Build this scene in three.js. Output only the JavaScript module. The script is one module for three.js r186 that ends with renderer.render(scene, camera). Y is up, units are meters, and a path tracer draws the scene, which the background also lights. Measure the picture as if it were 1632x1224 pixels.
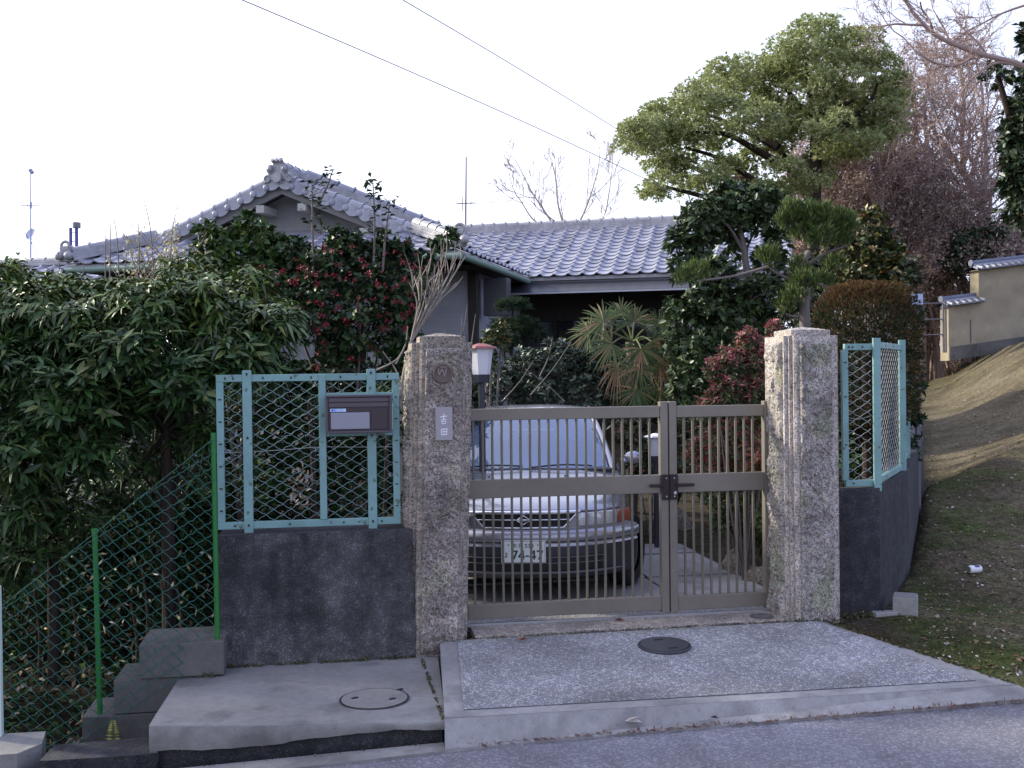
import * as THREE from 'three';
import { mergeGeometries, mergeVertices, toCreasedNormals } from 'three/addons/utils/BufferGeometryUtils.js';
import { RoundedBoxGeometry } from 'three/addons/geometries/RoundedBoxGeometry.js';
import { ImprovedNoise } from 'three/addons/math/ImprovedNoise.js';

// ---------------------------------------------------------------- camera, sky, sun, exposure
const scene = new THREE.Scene();
const EYE = new THREE.Vector3(0, 1.95, 0), FOC = 1722, RX = -Math.atan(17 / FOC), RZ = -0.012;
const camera = new THREE.PerspectiveCamera(2 * Math.atan(612 / FOC) * 180 / Math.PI, 1632 / 1224, 0.1, 1200);
camera.position.copy(EYE); camera.rotation.order = 'YXZ'; camera.rotation.set(RX, 0, RZ); camera.updateMatrixWorld(true);
scene.add(camera);
const SUN = new THREE.Vector3(-0.88, 0.47, -0.30).normalize();
{
  const W = 512, Hh = 256, data = new Float32Array(W * Hh * 4), d = new THREE.Vector3();
  const mix = (a, b, t) => a + (b - a) * t, ss = (a, b, x) => { const t = Math.min(1, Math.max(0, (x - a) / (b - a))); return t * t * (3 - 2 * t); };
  for (let j = 0; j < Hh; j++) for (let i = 0; i < W; i++) {
    const el = ((j + .5) / Hh - .5) * Math.PI, az = ((i + .5) / W - .5) * 2 * Math.PI;
    d.set(Math.cos(el) * Math.cos(az), Math.sin(el), Math.cos(el) * Math.sin(az));
    const c = Math.acos(Math.max(-1, Math.min(1, d.dot(SUN)))) * 180 / Math.PI;
    const h = ss(-2, 55, el * 180 / Math.PI);
    const glow = Math.exp(-Math.pow(c / 52, 2));                    // bright winter haze round the sun
    const veil = 1 - ss(40, 105, c);
    let r = mix(.78, .30, h), g = mix(.87, .385, h), b = mix(1.14, .80, h);
    r = mix(r, 1.02, veil * .75 * (1 - .5 * h)) + glow * .55; g = mix(g, 1.04, veil * .75 * (1 - .5 * h)) + glow * .55; b = mix(b, 1.12, veil * .75 * (1 - .5 * h)) + glow * .52;
    if (el < 0) { r *= .6; g *= .6; b *= .6; }
    const k = (j * W + i) * 4; data[k] = r; data[k + 1] = g; data[k + 2] = b; data[k + 3] = 1;
  }
  const t = new THREE.DataTexture(data, W, Hh, THREE.RGBAFormat, THREE.FloatType);
  t.mapping = THREE.EquirectangularReflectionMapping; t.magFilter = t.minFilter = THREE.LinearFilter; t.needsUpdate = true;
  scene.background = t; scene.environment = t;
}
const sun = new THREE.DirectionalLight(new THREE.Color(1, .93, .78), 4.6);
sun.position.copy(SUN).multiplyScalar(80); sun.target.position.set(2, 1, -12); sun.position.add(sun.target.position);
sun.castShadow = true; sun.shadow.mapSize.set(4096, 4096); sun.shadow.radius = 8; sun.shadow.bias = -0.0004;
Object.assign(sun.shadow.camera, { left: -40, right: 40, top: 30, bottom: -30, near: 1, far: 200 });
scene.add(sun, sun.target);
const renderer = new THREE.WebGLRenderer({ antialias: true });
renderer.toneMapping = THREE.LinearToneMapping; renderer.toneMappingExposure = 1.4;
renderer.shadowMap.enabled = true; renderer.shadowMap.type = THREE.PCFSoftShadowMap;

// ---------------------------------------------------------------- helpers
const V = (x, y, z) => new THREE.Vector3(x, y, z);
const PI = Math.PI, rad = a => a * PI / 180, clamp = (x, a, b) => Math.min(b, Math.max(a, x)), lerp = (a, b, t) => a + (b - a) * t;
const sstep = (a, b, x) => { const t = clamp((x - a) / (b - a), 0, 1); return t * t * (3 - 2 * t); };
function rng(seed) { let a = seed >>> 0; return () => { a = a + 0x6D2B79F5 | 0; let t = Math.imul(a ^ a >>> 15, 1 | a); t = t + Math.imul(t ^ t >>> 7, 61 | t) ^ t; return ((t ^ t >>> 14) >>> 0) / 4294967296; }; }
const perlin = new ImprovedNoise(), noise = (x, y, z) => perlin.noise(x, y, z);
const fbm3 = (x, y, z, o = 4) => { let s = 0, a = .5; for (let i = 0; i < o; i++) { s += a * noise(x, y, z); x *= 2.03; y *= 2.03; z *= 2.03; a *= .5; } return s; };
// a point of the place, found by its bearing in the photograph and its distance into the scene
function at(px, py, d) { const v = V((px - 816) / FOC, (612 - py) / FOC, -1).applyQuaternion(camera.quaternion); return EYE.clone().addScaledVector(v, d / -v.z); }
const frame = (x, z, deg) => new THREE.Matrix4().makeRotationY(rad(deg)).setPosition(x, 0, z);
const SITE = frame(-.322, -7.5, 9.5), HOUSE = frame(-.73, -15.5, -13), WORLD = new THREE.Matrix4(), SITEI = SITE.clone().invert();
const S = (s, y, t) => V(s, y, t).applyMatrix4(SITE), Hs = (x, y, z) => V(x, y, z).applyMatrix4(HOUSE);
const used = {};
function numbered(n) { if (!(n in used)) { used[n] = 0; return n; } used[n]++; return n + '_' + String(used[n]).padStart(3, '0'); }
function shadow(o) { o.castShadow = true; o.receiveShadow = true; return o; }
function tag(o, label, category, group, kind) { if (label) o.userData.label = label; if (category) o.userData.category = category; if (group) o.userData.group = group; if (kind) o.userData.kind = kind; return o; }
function thing(name, label, category, pos = V(0, 0, 0), turn = 0, group) {
  const o = new THREE.Group(); o.name = numbered(name); o.position.copy(pos); o.rotation.y = rad(turn); scene.add(o); o.updateMatrixWorld(true); return tag(o, label, category, group);
}
// a named mesh under a thing (or part); geometry is given in a frame of the place (site, house, world) or null for the parent's own
function part(parent, name, geos, mat, fr = null, kind) {
  let g = Array.isArray(geos) ? merge(geos) : geos;
  if (fr) { parent.updateWorldMatrix(true, false); g.applyMatrix4(fr); g.applyMatrix4(parent.matrixWorld.clone().invert()); }
  const m = shadow(new THREE.Mesh(g, mat)); m.name = name; parent.add(m); if (kind) m.userData.kind = kind; m.updateMatrixWorld(true); return m;
}
function struct(name, geos, mat, fr = null, kind = 'structure') { const g = Array.isArray(geos) ? merge(geos) : geos; if (fr) g.applyMatrix4(fr); const m = shadow(new THREE.Mesh(g, mat)); m.name = numbered(name); m.userData.kind = kind; scene.add(m); return m; }
function merge(list) { list = list.map(g => { g = g.index ? g.toNonIndexed() : g; for (const k of Object.keys(g.attributes)) if (!['position', 'normal', 'uv', 'color'].includes(k)) g.deleteAttribute(k); if (!g.attributes.uv) uvBox(g); if (!g.attributes.normal) g.computeVertexNormals(); return g; }); if (list.some(g => g.attributes.color) && !list.every(g => g.attributes.color)) list.forEach(g => g.deleteAttribute('color')); return list.length > 1 ? mergeGeometries(list) : list[0]; }
function uvBox(g, k = 1) {          // uv in metres, laid on each face by the axis it faces
  if (g.index) g = g.toNonIndexed();
  const p = g.attributes.position, uv = new Float32Array(p.count * 2), a = V(), b = V(), c = V(), n = V();
  for (let i = 0; i < p.count; i += 3) {
    a.fromBufferAttribute(p, i); b.fromBufferAttribute(p, i + 1); c.fromBufferAttribute(p, i + 2);
    n.copy(b).sub(a).cross(c.clone().sub(a)); const x = Math.abs(n.x), y = Math.abs(n.y), z = Math.abs(n.z);
    [a, b, c].forEach((q, j) => { const u = y >= x && y >= z ? [q.x, q.z] : x >= z ? [q.z + .37, q.y] : [q.x, q.y]; uv[(i + j) * 2] = u[0] * k; uv[(i + j) * 2 + 1] = u[1] * k; });
  }
  g.setAttribute('uv', new THREE.BufferAttribute(uv, 2)); return g;
}
function box(x0, x1, y0, y1, z0, z1, bev = 0) {
  const w = x1 - x0, h = y1 - y0, d = z1 - z0; bev = Math.min(bev, w * .45, h * .45, d * .45);
  let g = bev > 0 ? new RoundedBoxGeometry(w, h, d, 1, bev) : new THREE.BoxGeometry(w, h, d);
  g.translate((x0 + x1) / 2, (y0 + y1) / 2, (z0 + z1) / 2); return uvBox(g);
}
function cyl(a, b, r0, r1 = r0, n = 8) { const d = b.clone().sub(a), L = d.length(), g = new THREE.CylinderGeometry(r1, r0, L, n); g.translate(0, L / 2, 0); g.applyQuaternion(new THREE.Quaternion().setFromUnitVectors(V(0, 1, 0), d.normalize())); g.translate(a.x, a.y, a.z); return g.toNonIndexed(); }
// a solid with a polygon plan [x, z] and a bottom and top height for each corner
function prism(pts, bot, top, step = 0) {
  const f = (h, p, i) => typeof h === 'function' ? h(p[0], p[1], i) : Array.isArray(h) ? h[i] : h;
  const c2 = pts.map(p => new THREE.Vector2(p[0], p[1])), ccw = THREE.ShapeUtils.area(c2) > 0, tri = THREE.ShapeUtils.triangulateShape(c2, []), P = [];
  const put = (p, i, h) => P.push(p[0], f(h, p, i), p[1]);
  for (const t of tri) { const [a, b, c] = ccw ? [t[0], t[2], t[1]] : t; for (const k of [a, b, c]) put(pts[k], k, top); for (const k of [a, c, b]) put(pts[k], k, bot); }
  for (let i = 0; i < pts.length; i++) { let a = i, b = (i + 1) % pts.length; if (ccw) [a, b] = [b, a]; put(pts[a], a, bot); put(pts[b], b, bot); put(pts[b], b, top); put(pts[a], a, bot); put(pts[b], b, top); put(pts[a], a, top); }
  const g = new THREE.BufferGeometry(); g.setAttribute('position', new THREE.Float32BufferAttribute(P, 3)); uvBox(g); g.computeVertexNormals(); return g;
}
// wear with a shape of its own, and light painted on the low wall: multiplies the colour of a surface, point by point
function tint(g, f) { const p = g.attributes.position, C = new Float32Array(p.count * 3); for (let i = 0; i < p.count; i++) { const c = f(p.getX(i), p.getY(i), p.getZ(i)); C[i * 3] = c[0]; C[i * 3 + 1] = c[1]; C[i * 3 + 2] = c[2]; } g.setAttribute('color', new THREE.BufferAttribute(C, 3)); return g; }
// a smooth sheet from a grid of points rows[i][j]
function sheet(rows, close = false, uvk = null) {
  const R = rows.length, C = rows[0].length, P = [], U = [], I = [];
  rows.forEach((row, i) => row.forEach((p, j) => { P.push(p.x, p.y, p.z); U.push(uvk ? p.x * uvk : j / (C - 1), uvk ? (p.y + p.z) * uvk : i / (R - 1)); }));
  for (let i = 0; i < R - 1; i++) for (let j = 0; j < C - 1; j++) { const a = i * C + j, b = a + 1, c = a + C, d = c + 1; I.push(a, c, b, b, c, d); }
  const g = new THREE.BufferGeometry(); g.setAttribute('position', new THREE.Float32BufferAttribute(P, 3)); g.setAttribute('uv', new THREE.Float32BufferAttribute(U, 2)); g.setIndex(I); g.computeVertexNormals(); return g;
}
function tube(pts, r, n = 6, seg = null) { const c = new THREE.CatmullRomCurve3(pts); return new THREE.TubeGeometry(c, seg || pts.length * 3, r, n, false).toNonIndexed(); }

// ---------------------------------------------------------------- textures (tiling, uv in metres)
const hash = (x, y, s) => { let h = Math.imul(x, 374761393) + Math.imul(y, 668265263) + Math.imul(s, 1274126177) | 0; h = Math.imul(h ^ h >>> 13, 1274126177); return ((h ^ h >>> 16) >>> 0) / 4294967296; };
function tn(u, v, p, s) { const x = u * p, y = v * p, i = Math.floor(x), j = Math.floor(y); let a = x - i, b = y - j; a = a * a * (3 - 2 * a); b = b * b * (3 - 2 * b); const w = k => ((k % p) + p) % p, I = w(i), J = w(j), I1 = w(i + 1), J1 = w(j + 1); const n0 = hash(I, J, s), n1 = hash(I1, J, s), n2 = hash(I, J1, s), n3 = hash(I1, J1, s); return (n0 + (n1 - n0) * a) * (1 - b) + (n2 + (n3 - n2) * a) * b; }
function tf(u, v, p, o, s) { let r = 0, a = .5, t = 0; for (let i = 0; i < o; i++) { r += a * tn(u, v, p, s + i * 17); t += a; a *= .5; p *= 2; } return r / t; }
function worley(u, v, p, s) { const x = u * p, y = v * p, i = Math.floor(x), j = Math.floor(y), w = k => ((k % p) + p) % p; let f1 = 9, f2 = 9, id = 0; for (let a = -1; a < 2; a++) for (let b = -1; b < 2; b++) { const I = w(i + a), J = w(j + b), dx = i + a + hash(I, J, s) - x, dy = j + b + hash(I, J, s + 7) - y, d = dx * dx + dy * dy; if (d < f1) { f2 = f1; f1 = d; id = hash(I, J, s + 3); } else if (d < f2) f2 = d; } return [Math.sqrt(f1), Math.sqrt(f2), id]; }
const enc = x => { x = clamp(x, 0, 1); return 255 * (x <= .0031308 ? 12.92 * x : 1.055 * Math.pow(x, 1 / 2.4) - .055); };
function textures(n, metres, f) {   // f(u, v) -> [r, g, b, height] in linear light
  const C = new Uint8Array(n * n * 4), B = new Uint8Array(n * n * 4);
  for (let j = 0; j < n; j++) for (let i = 0; i < n; i++) { const o = f((i + .5) / n, (j + .5) / n), k = (j * n + i) * 4; C[k] = enc(o[0]); C[k + 1] = enc(o[1]); C[k + 2] = enc(o[2]); C[k + 3] = 255; const h = clamp(o[3], 0, 1) * 255; B[k] = B[k + 1] = B[k + 2] = h; B[k + 3] = 255; }
  const mk = (d, srgb) => { const t = new THREE.DataTexture(d, n, n, THREE.RGBAFormat); t.wrapS = t.wrapT = THREE.RepeatWrapping; t.magFilter = THREE.LinearFilter; t.minFilter = THREE.LinearMipmapLinearFilter; t.generateMipmaps = true; if (srgb) t.colorSpace = THREE.SRGBColorSpace; t.repeat.set(1 / metres, 1 / metres); t.needsUpdate = true; return t; };
  return { map: mk(C, true), bumpMap: mk(B, false) };
}
const std = o => new THREE.MeshStandardMaterial(Object.assign({ roughness: .85, side: THREE.DoubleSide }, o));
const phy = o => new THREE.MeshPhysicalMaterial(Object.assign({ roughness: .6, side: THREE.DoubleSide }, o));
const lin = (r, g, b) => new THREE.Color().setRGB(r, g, b);
const T = {};
T.agg = textures(2048, 4, (u, v) => { const w = worley(u, v, 250, 3), d = worley(u, v, 420, 9), big = tf(u, v, 5, 5, 2), st = tf(u, v, 24, 3, 8), e = sstep(.05, .3, w[1] - w[0]); let k = lerp(.15, .22 + .30 * w[2] * w[2] + .05 * d[2], e) * (.72 + .5 * big) * (.85 + .3 * st); const t = hash(Math.floor(w[2] * 999), 5, 4); return [k * (.98 + .08 * t), k * .99, k * (1.05 - .12 * t), e * .8 + w[2] * .2]; });
T.asph = textures(2048, 6, (u, v) => { const w = worley(u, v, 420, 13), big = tf(u, v, 4, 5, 21), mid = tf(u, v, 40, 3, 5), e = sstep(.03, .35, w[1] - w[0]); const k = (.135 + .17 * w[2] * w[2] * e) * (.7 + .55 * big) * (.8 + .4 * mid); return [k * .99, k * .99, k * 1.06, e * w[2] * .7 + .3 * mid]; });
T.conc = textures(1024, 2, (u, v) => { const a = tf(u, v, 4, 6, 31), b = tf(u, v, 60, 3, 32), s = tn(u, v, 300, 33), st = sstep(.55, .8, tf(u, v, 9, 4, 35)); const k = .23 * (.6 + .75 * a) * (.85 + .3 * b) * (.93 + .14 * s) * (1 - .3 * st), pit = worley(u, v, 90, 36), hole = pit[2] > .93 && pit[0] < .16 ? .65 : 1; return [k * hole * 1.06, k * hole * 1.01, k * hole * .95, .5 * b + .3 * s + .2 * hole]; });
T.dark = textures(1024, 2, (u, v) => { const a = tf(u, v, 5, 6, 41), w = worley(u, v, 230, 42), b = tf(u, v, 40, 4, 43), e = sstep(.02, .35, w[1] - w[0]); const streak = tf(u * 5 % 1, v * .25 % 1, 8, 4, 44); const lit = .08 + Math.pow(w[2], 3); const k = .012 + .19 * e * lit * b * (.5 + 1.0 * a) + .035 * sstep(.5, .8, a) + .026 * streak + .04 * b * b; return [k * 1.0, k * .97, k * .98, e * .6 * lit + b * .4]; });
T.gran = textures(1024, 1, (u, v) => { const w = worley(u, v, 130, 51), w2 = worley(u, v, 70, 52), a = tf(u, v, 6, 5, 53), b = tf(u, v, 30, 4, 54), m = w[2]; let r = .36, g = .32, q = .28; if (m > .75) { r = .50; g = .45; q = .41; } else if (m < .2) { r = .16; g = .14; q = .13; } else if (w2[2] > .7) { r = .42; g = .33; q = .26; } const w3 = worley(u, v, 34, 57), k = (.55 + .7 * a) * (.75 + .5 * b) * (.82 + .36 * w3[2]); return [r * k, g * k, q * k, .6 * b + .4 * m]; });
T.soil = textures(1024, 2.5, (u, v) => { const a = tf(u, v, 5, 6, 61), b = tf(u, v, 50, 4, 62), w = worley(u, v, 90, 63), w2 = worley(u, v, 200, 66), s = w[2] > .8 && w[0] < .3 ? .35 : 0; const k = .45 + .85 * a, n = (.35 + 1.15 * b) * (.6 + .8 * w2[2]); return [(.40 + s) * k * n, (.38 + s) * k * n, (.34 + s) * k * n, .6 * b + .4 * a + s]; });
T.bark = textures(512, .6, (u, v) => { const a = tf(u, v, 8, 4, 71), r = tf(u * 4 % 1, v, 6, 5, 72), w = tf((u * 3 + .1 * a) % 1, v, 4, 5, 73), k = .5 + .9 * (r * .5 + w * .5) - .3 * sstep(.4, .6, r); return [.8 * k, .8 * k, .8 * k, r * .6 + w * .4]; });
T.plas = textures(512, 1.6, (u, v) => { const a = tf(u, v, 4, 6, 81), b = tf(u, v, 64, 3, 82), k = .62 + .5 * a + .12 * b; return [.8 * k, .8 * k, .8 * k, b]; });
T.tile = textures(512, 1.3, (u, v) => { const a = tf(u, v, 6, 5, 91), b = tf(u, v, 70, 3, 92), l = sstep(.6, .75, tf(u, v, 20, 4, 93)), k = .55 + .6 * a + .2 * b + .25 * l; return [.75 * k, .75 * k, .74 * k, b]; });
T.paint = textures(512, .8, (u, v) => { const a = tf(u, v, 6, 5, 95), b = tf(u, v, 80, 3, 96), r = sstep(.72, .8, tf(u, v, 18, 4, 97)); const k = .7 + .45 * a + .12 * b; return [lerp(.8 * k, .30, r * .7), lerp(.8 * k, .16, r * .7), lerp(.8 * k, .08, r * .7), .5 * b - .3 * r + .3]; });
const M = {
  aggPlain: std({ ...T.agg, bumpScale: .004, roughness: .85 }), agg: std({ vertexColors: true, ...T.agg, bumpScale: .004, roughness: .85 }), asphalt: std({ ...T.asph, bumpScale: .004, roughness: .88, color: lin(1.18, 1.14, 1.16) }),
  conc: std({ ...T.conc, bumpScale: .002 }), concPale: std({ ...T.conc, bumpScale: .0015, color: lin(1.25, 1.25, 1.28) }), concDark: std({ ...T.conc, bumpScale: .003, color: lin(.55, .54, .52) }),
  wall: std({ ...T.dark, bumpScale: .006, vertexColors: true }), wallBlack: std({ ...T.dark, bumpScale: .006, color: lin(.6, .6, .66) }),
  granite: std({ ...T.gran, bumpScale: .003, roughness: .8, color: lin(.80, .82, .84), vertexColors: true }), graniteOld: std({ ...T.gran, bumpScale: .003, roughness: .85, color: lin(.78, .76, .75), vertexColors: true }), graniteTrim: std({ ...T.gran, bumpScale: .001, roughness: .7, color: lin(1.1, 1.1, 1.12) }), graniteTrimOld: std({ ...T.gran, bumpScale: .001, roughness: .75, color: lin(.82, .80, .76) }),
  soil: phy({ ...T.soil, bumpScale: .014, vertexColors: true, roughness: 1, specularIntensity: .12 }),
  gate: std({ ...T.paint, map: T.plas.map, bumpScale: .0006, color: lin(.27, .235, .19), roughness: .48, metalness: .25 }), gateSlat: std({ map: T.plas.map, color: lin(.225, .20, .15), roughness: .5, metalness: .25 }), black: std({ color: lin(.018, .014, .016), roughness: .5 }), lock: std({ color: lin(.03, .018, .02), roughness: .4, metalness: .4 }), steel: std({ color: lin(.6, .6, .62), roughness: .3, metalness: .9 }),
  teal: std({ ...T.paint, bumpScale: .0008, color: lin(.25, .44, .42), roughness: .5 }), tealWire: std({ color: lin(.20, .30, .30), roughness: .5, metalness: .3 }), bolt: std({ color: lin(.05, .04, .035), roughness: .7, metalness: .3 }),
  green: std({ color: lin(.015, .17, .03), roughness: .45 }), greenWire: std({ color: lin(.02, .13, .10), roughness: .5 }), wire: std({ color: lin(.35, .36, .36), roughness: .5, metalness: .5 }),
  boxFrame: std({ color: lin(.10, .08, .095), roughness: .35, metalness: .35 }), boxDark: std({ color: lin(.045, .03, .035), roughness: .4 }), flap: std({ color: lin(.30, .30, .36), roughness: .32, metalness: .55 }), blue: std({ color: lin(.05, .16, .65), roughness: .4 }), paleBlue: std({ color: lin(.55, .68, .85), roughness: .4 }),
  white: std({ color: lin(.78, .78, .8), roughness: .45 }), paleGreen: std({ color: lin(.62, .74, .66), roughness: .45 }),
  roofTile: std({ ...T.tile, bumpScale: .001, color: lin(.34, .345, .425), roughness: .32, metalness: .0 }), roofTile2: std({ ...T.tile, bumpScale: .001, color: lin(.25, .255, .32), roughness: .36 }), roofTile3: std({ ...T.tile, bumpScale: .001, color: lin(.43, .43, .50), roughness: .28 }), ridge: std({ ...T.tile, bumpScale: .001, color: lin(.44, .43, .46), roughness: .45 }),
  fascia: std({ color: lin(.075, .075, .085), roughness: .4, metalness: .3 }), gutter: std({ color: lin(.42, .42, .46), roughness: .35, metalness: .4 }), darkWood: std({ ...T.bark, bumpScale: .002, color: lin(.045, .036, .03) }), stucco: std({ ...T.plas, bumpScale: .002, color: lin(.36, .36, .36) }), brickGrey: std({ ...T.plas, bumpScale: .001, color: lin(.42, .44, .52) }), glassDark: phy({ color: lin(.02, .022, .025), roughness: .05, clearcoat: 1 }),
  copper: std({ color: lin(.16, .24, .20), roughness: .6 }),
  tan: std({ ...T.plas, bumpScale: .003, color: lin(.46, .39, .27), roughness: .95 }), tanTile: std({ ...T.tile, bumpScale: .001, color: lin(.22, .24, .33), roughness: .4 }), tanTileLight: std({ ...T.tile, bumpScale: .001, color: lin(.48, .49, .56), roughness: .4 }),
  flue: std({ color: lin(.09, .09, .30), roughness: .4, metalness: .4 }), flueCap: std({ color: lin(.17, .17, .20), roughness: .5, metalness: .5 }), cable: std({ color: lin(.10, .10, .14), roughness: .6 }), mast: std({ color: lin(.16, .15, .17), roughness: .5, metalness: .5 }), mastPale: std({ color: lin(.30, .34, .5), roughness: .5, metalness: .4 }), dish: std({ color: lin(.5, .55, .68), roughness: .5 }),
  bark: std({ ...T.bark, bumpScale: .01, color: lin(.16, .13, .10) }), barkDark: phy({ ...T.bark, bumpScale: .008, color: lin(.065, .05, .04), roughness: .95, specularIntensity: .2 }), barkPale: std({ ...T.bark, bumpScale: .004, color: lin(.42, .36, .30) }), barkTwig: std({ color: lin(.34, .25, .225), roughness: .9 }), barkGrey: std({ ...T.bark, bumpScale: .006, color: lin(.25, .21, .19) }),
  iron: std({ color: lin(.075, .075, .085), roughness: .5, metalness: .5 }), groove: std({ color: lin(.02, .02, .02), roughness: .9 }),
  lampCap: std({ color: lin(.30, .09, .08), roughness: .5 }), lampBase: std({ color: lin(.035, .035, .05), roughness: .5 }), lampGlass: phy({ color: lin(.80, .80, .84), roughness: .4, transmission: .25 }),
};
const leafMat = (rough, trans, extra = {}) => phy({ vertexColors: true, roughness: rough, transmission: trans, thickness: 0, ior: 1.4, ...extra });
M.leafGloss = leafMat(.42, .18); M.leafSoft = leafMat(.62, .3); M.leafSun = leafMat(.7, .5); M.leafDull = leafMat(.9, .3, { specularIntensity: .3 }); M.leafShade = leafMat(.75, .15, { specularIntensity: .3 }); M.litter = phy({ vertexColors: true, roughness: 1, specularIntensity: .15 });

// ---------------------------------------------------------------- the ground: one sheet to the horizon
const WALLR = [[2.30, 7.77], [2.66, 7.84], [3.31, 9.04], [4.05, 10.8], [5.25, 13.8]];      // world x, distance: the bent wall on the right
function xWall(d) { if (d < WALLR[1][1]) return 2.55; for (let i = 1; i < WALLR.length - 1; i++) { const a = WALLR[i], b = WALLR[i + 1]; if (d < b[1]) return lerp(a[0], b[0], (d - a[1]) / (b[1] - a[1])); } const e = WALLR[4]; return e[0] + (d - e[1]) * .38; }
const P3 = new THREE.Vector3();
const toSite = (x, z) => P3.set(x, 0, z).applyMatrix4(SITEI);
const roadY = (s, t) => -.012 + (s < 0 ? .052 * Math.max(s, -6) : .010 * Math.min(s, 14));
function hillY(d) { return d < 7.6 ? lerp(.02, .175, clamp((d - 6.1) / 1.5, 0, 1)) : .175 + .12 * clamp(d - 8.2, 0, 21.8) + .004 * clamp(d - 30, 0, 60); }
function G(x, z, rough = true) {
  const d = -z, p = toSite(x, z), s = p.x, t = p.z;
  const edge = 1.75;
  const gard = .165 + .045 * clamp(d - 9.5, 0, 14) + .03 * clamp(d - 25, 0, 60), bump = rough ? .02 * fbm3(x * 1.3, z * 1.3, 3) + .016 * noise(x * 5, z * 5, 1) + .010 * noise(x * 11, z * 11, 4) : 0;
  const w = sstep(-.1, .1 + clamp(d - 12, 0, 6) * .6, x - xWall(d) + .02), left = 1 - sstep(-2.0, -1.62, s);
  let y = lerp(gard, hillY(d) + bump * (d > 7.7 ? 1 : .5) + .03 * clamp(x - xWall(d) - 1.5, 0, 8) * sstep(10, 24, d), w);
  y = lerp(y, -.36 + .02 * clamp(d - 8, 0, 40), left);
  if (t > .2) { const se = 2.44 + .5 * (t - .36), u = sstep(se - .06, se + .05, s); y = lerp(-.14, y, u); if (s < -1.6) y = Math.min(y, -.36); }
  if (t > edge - .02) { const r = roadY(s, t); y = lerp(y, r - .04, sstep(edge - .02, edge + .06, t)); if (s > 2.6 && t < 2.2) y = Math.min(y, r - .03); }
  if (t > 20) y = roadY(s, t) - .04;
  return y;
}
{
  const ax = (lo, hi, st, far) => { const o = []; for (let v = lo; v <= hi + 1e-6; v += st) o.push(v); let k = st; for (let v = hi; v < far;) { k *= 1.35; v += k; o.push(v); } k = st; for (let v = lo; v > -far;) { k *= 1.35; v -= k; o.unshift(v); } return o; };
  const xs = ax(-5, 12, .085, 520), zs = ax(-20, -4.5, .085, 520), P = [], U = [], C = [], I = [];
  for (const z of zs) for (const x of xs) {
    const y = G(x, z); P.push(x, y, z); U.push(x, z);
    const d = -z, n = fbm3(x * .5, z * .5, 7, 4), n2 = fbm3(x * 2.1, z * 2.1, 9, 3), w = sstep(-.1, .3, x - xWall(d));
    const near = 1 - sstep(.1, 1.6, x - xWall(d) + n * 2.2), moss = clamp(near * .9 + n2 * 1.5 - .05, 0, 1) * (1 - sstep(11, 17, d)), pale = clamp(sstep(13, 19, d) * .85 + n * .8 + sstep(3.2, 2.2, d - 5.2) * .5, 0, 1);
    let r = lerp(.28, .37, pale), g = lerp(.235, .325, pale), b = lerp(.165, .24, pale);
    const tuft = sstep(.08, .35, fbm3(x * 3.3, z * 3.3, 21, 4)) * .5; r = lerp(r, .17, Math.max(moss, tuft)); g = lerp(g, .215, Math.max(moss, tuft)); b = lerp(b, .075, Math.max(moss, tuft));
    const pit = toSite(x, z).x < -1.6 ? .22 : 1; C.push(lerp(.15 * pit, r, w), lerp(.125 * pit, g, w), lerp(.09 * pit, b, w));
  }
  const n = xs.length; for (let j = 0; j < zs.length - 1; j++) for (let i = 0; i < n - 1; i++) { const a = j * n + i, b = a + 1, c = a + n, e = c + 1; I.push(a, c, b, b, c, e); }
  const g = new THREE.BufferGeometry(); g.setAttribute('position', new THREE.Float32BufferAttribute(P, 3)); g.setAttribute('uv', new THREE.Float32BufferAttribute(U, 2)); g.setAttribute('color', new THREE.Float32BufferAttribute(C, 3)); g.setIndex(I); g.computeVertexNormals();
  tag(struct('ground', g, M.soil), 'bare earth of the garden and the mossy dirt slope climbing beside the wall');
}
{ // road: a sheet in front of the kerb line
  const rows = []; for (let t = 1.78; t < 15; t += t < 4 ? .15 : .8) { const r = []; for (let s = -40; s <= 40; s += (Math.abs(s) < 5 ? .25 : 2.5)) r.push(V(s, roadY(s, t) + .004 * noise(s * 1.5, 0, t * 1.5) - .004, t)); rows.push(r); }
  tag(struct('road', uvBox(sheet(rows)), M.asphalt, SITE), 'worn blue grey asphalt road along the front');
}
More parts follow.
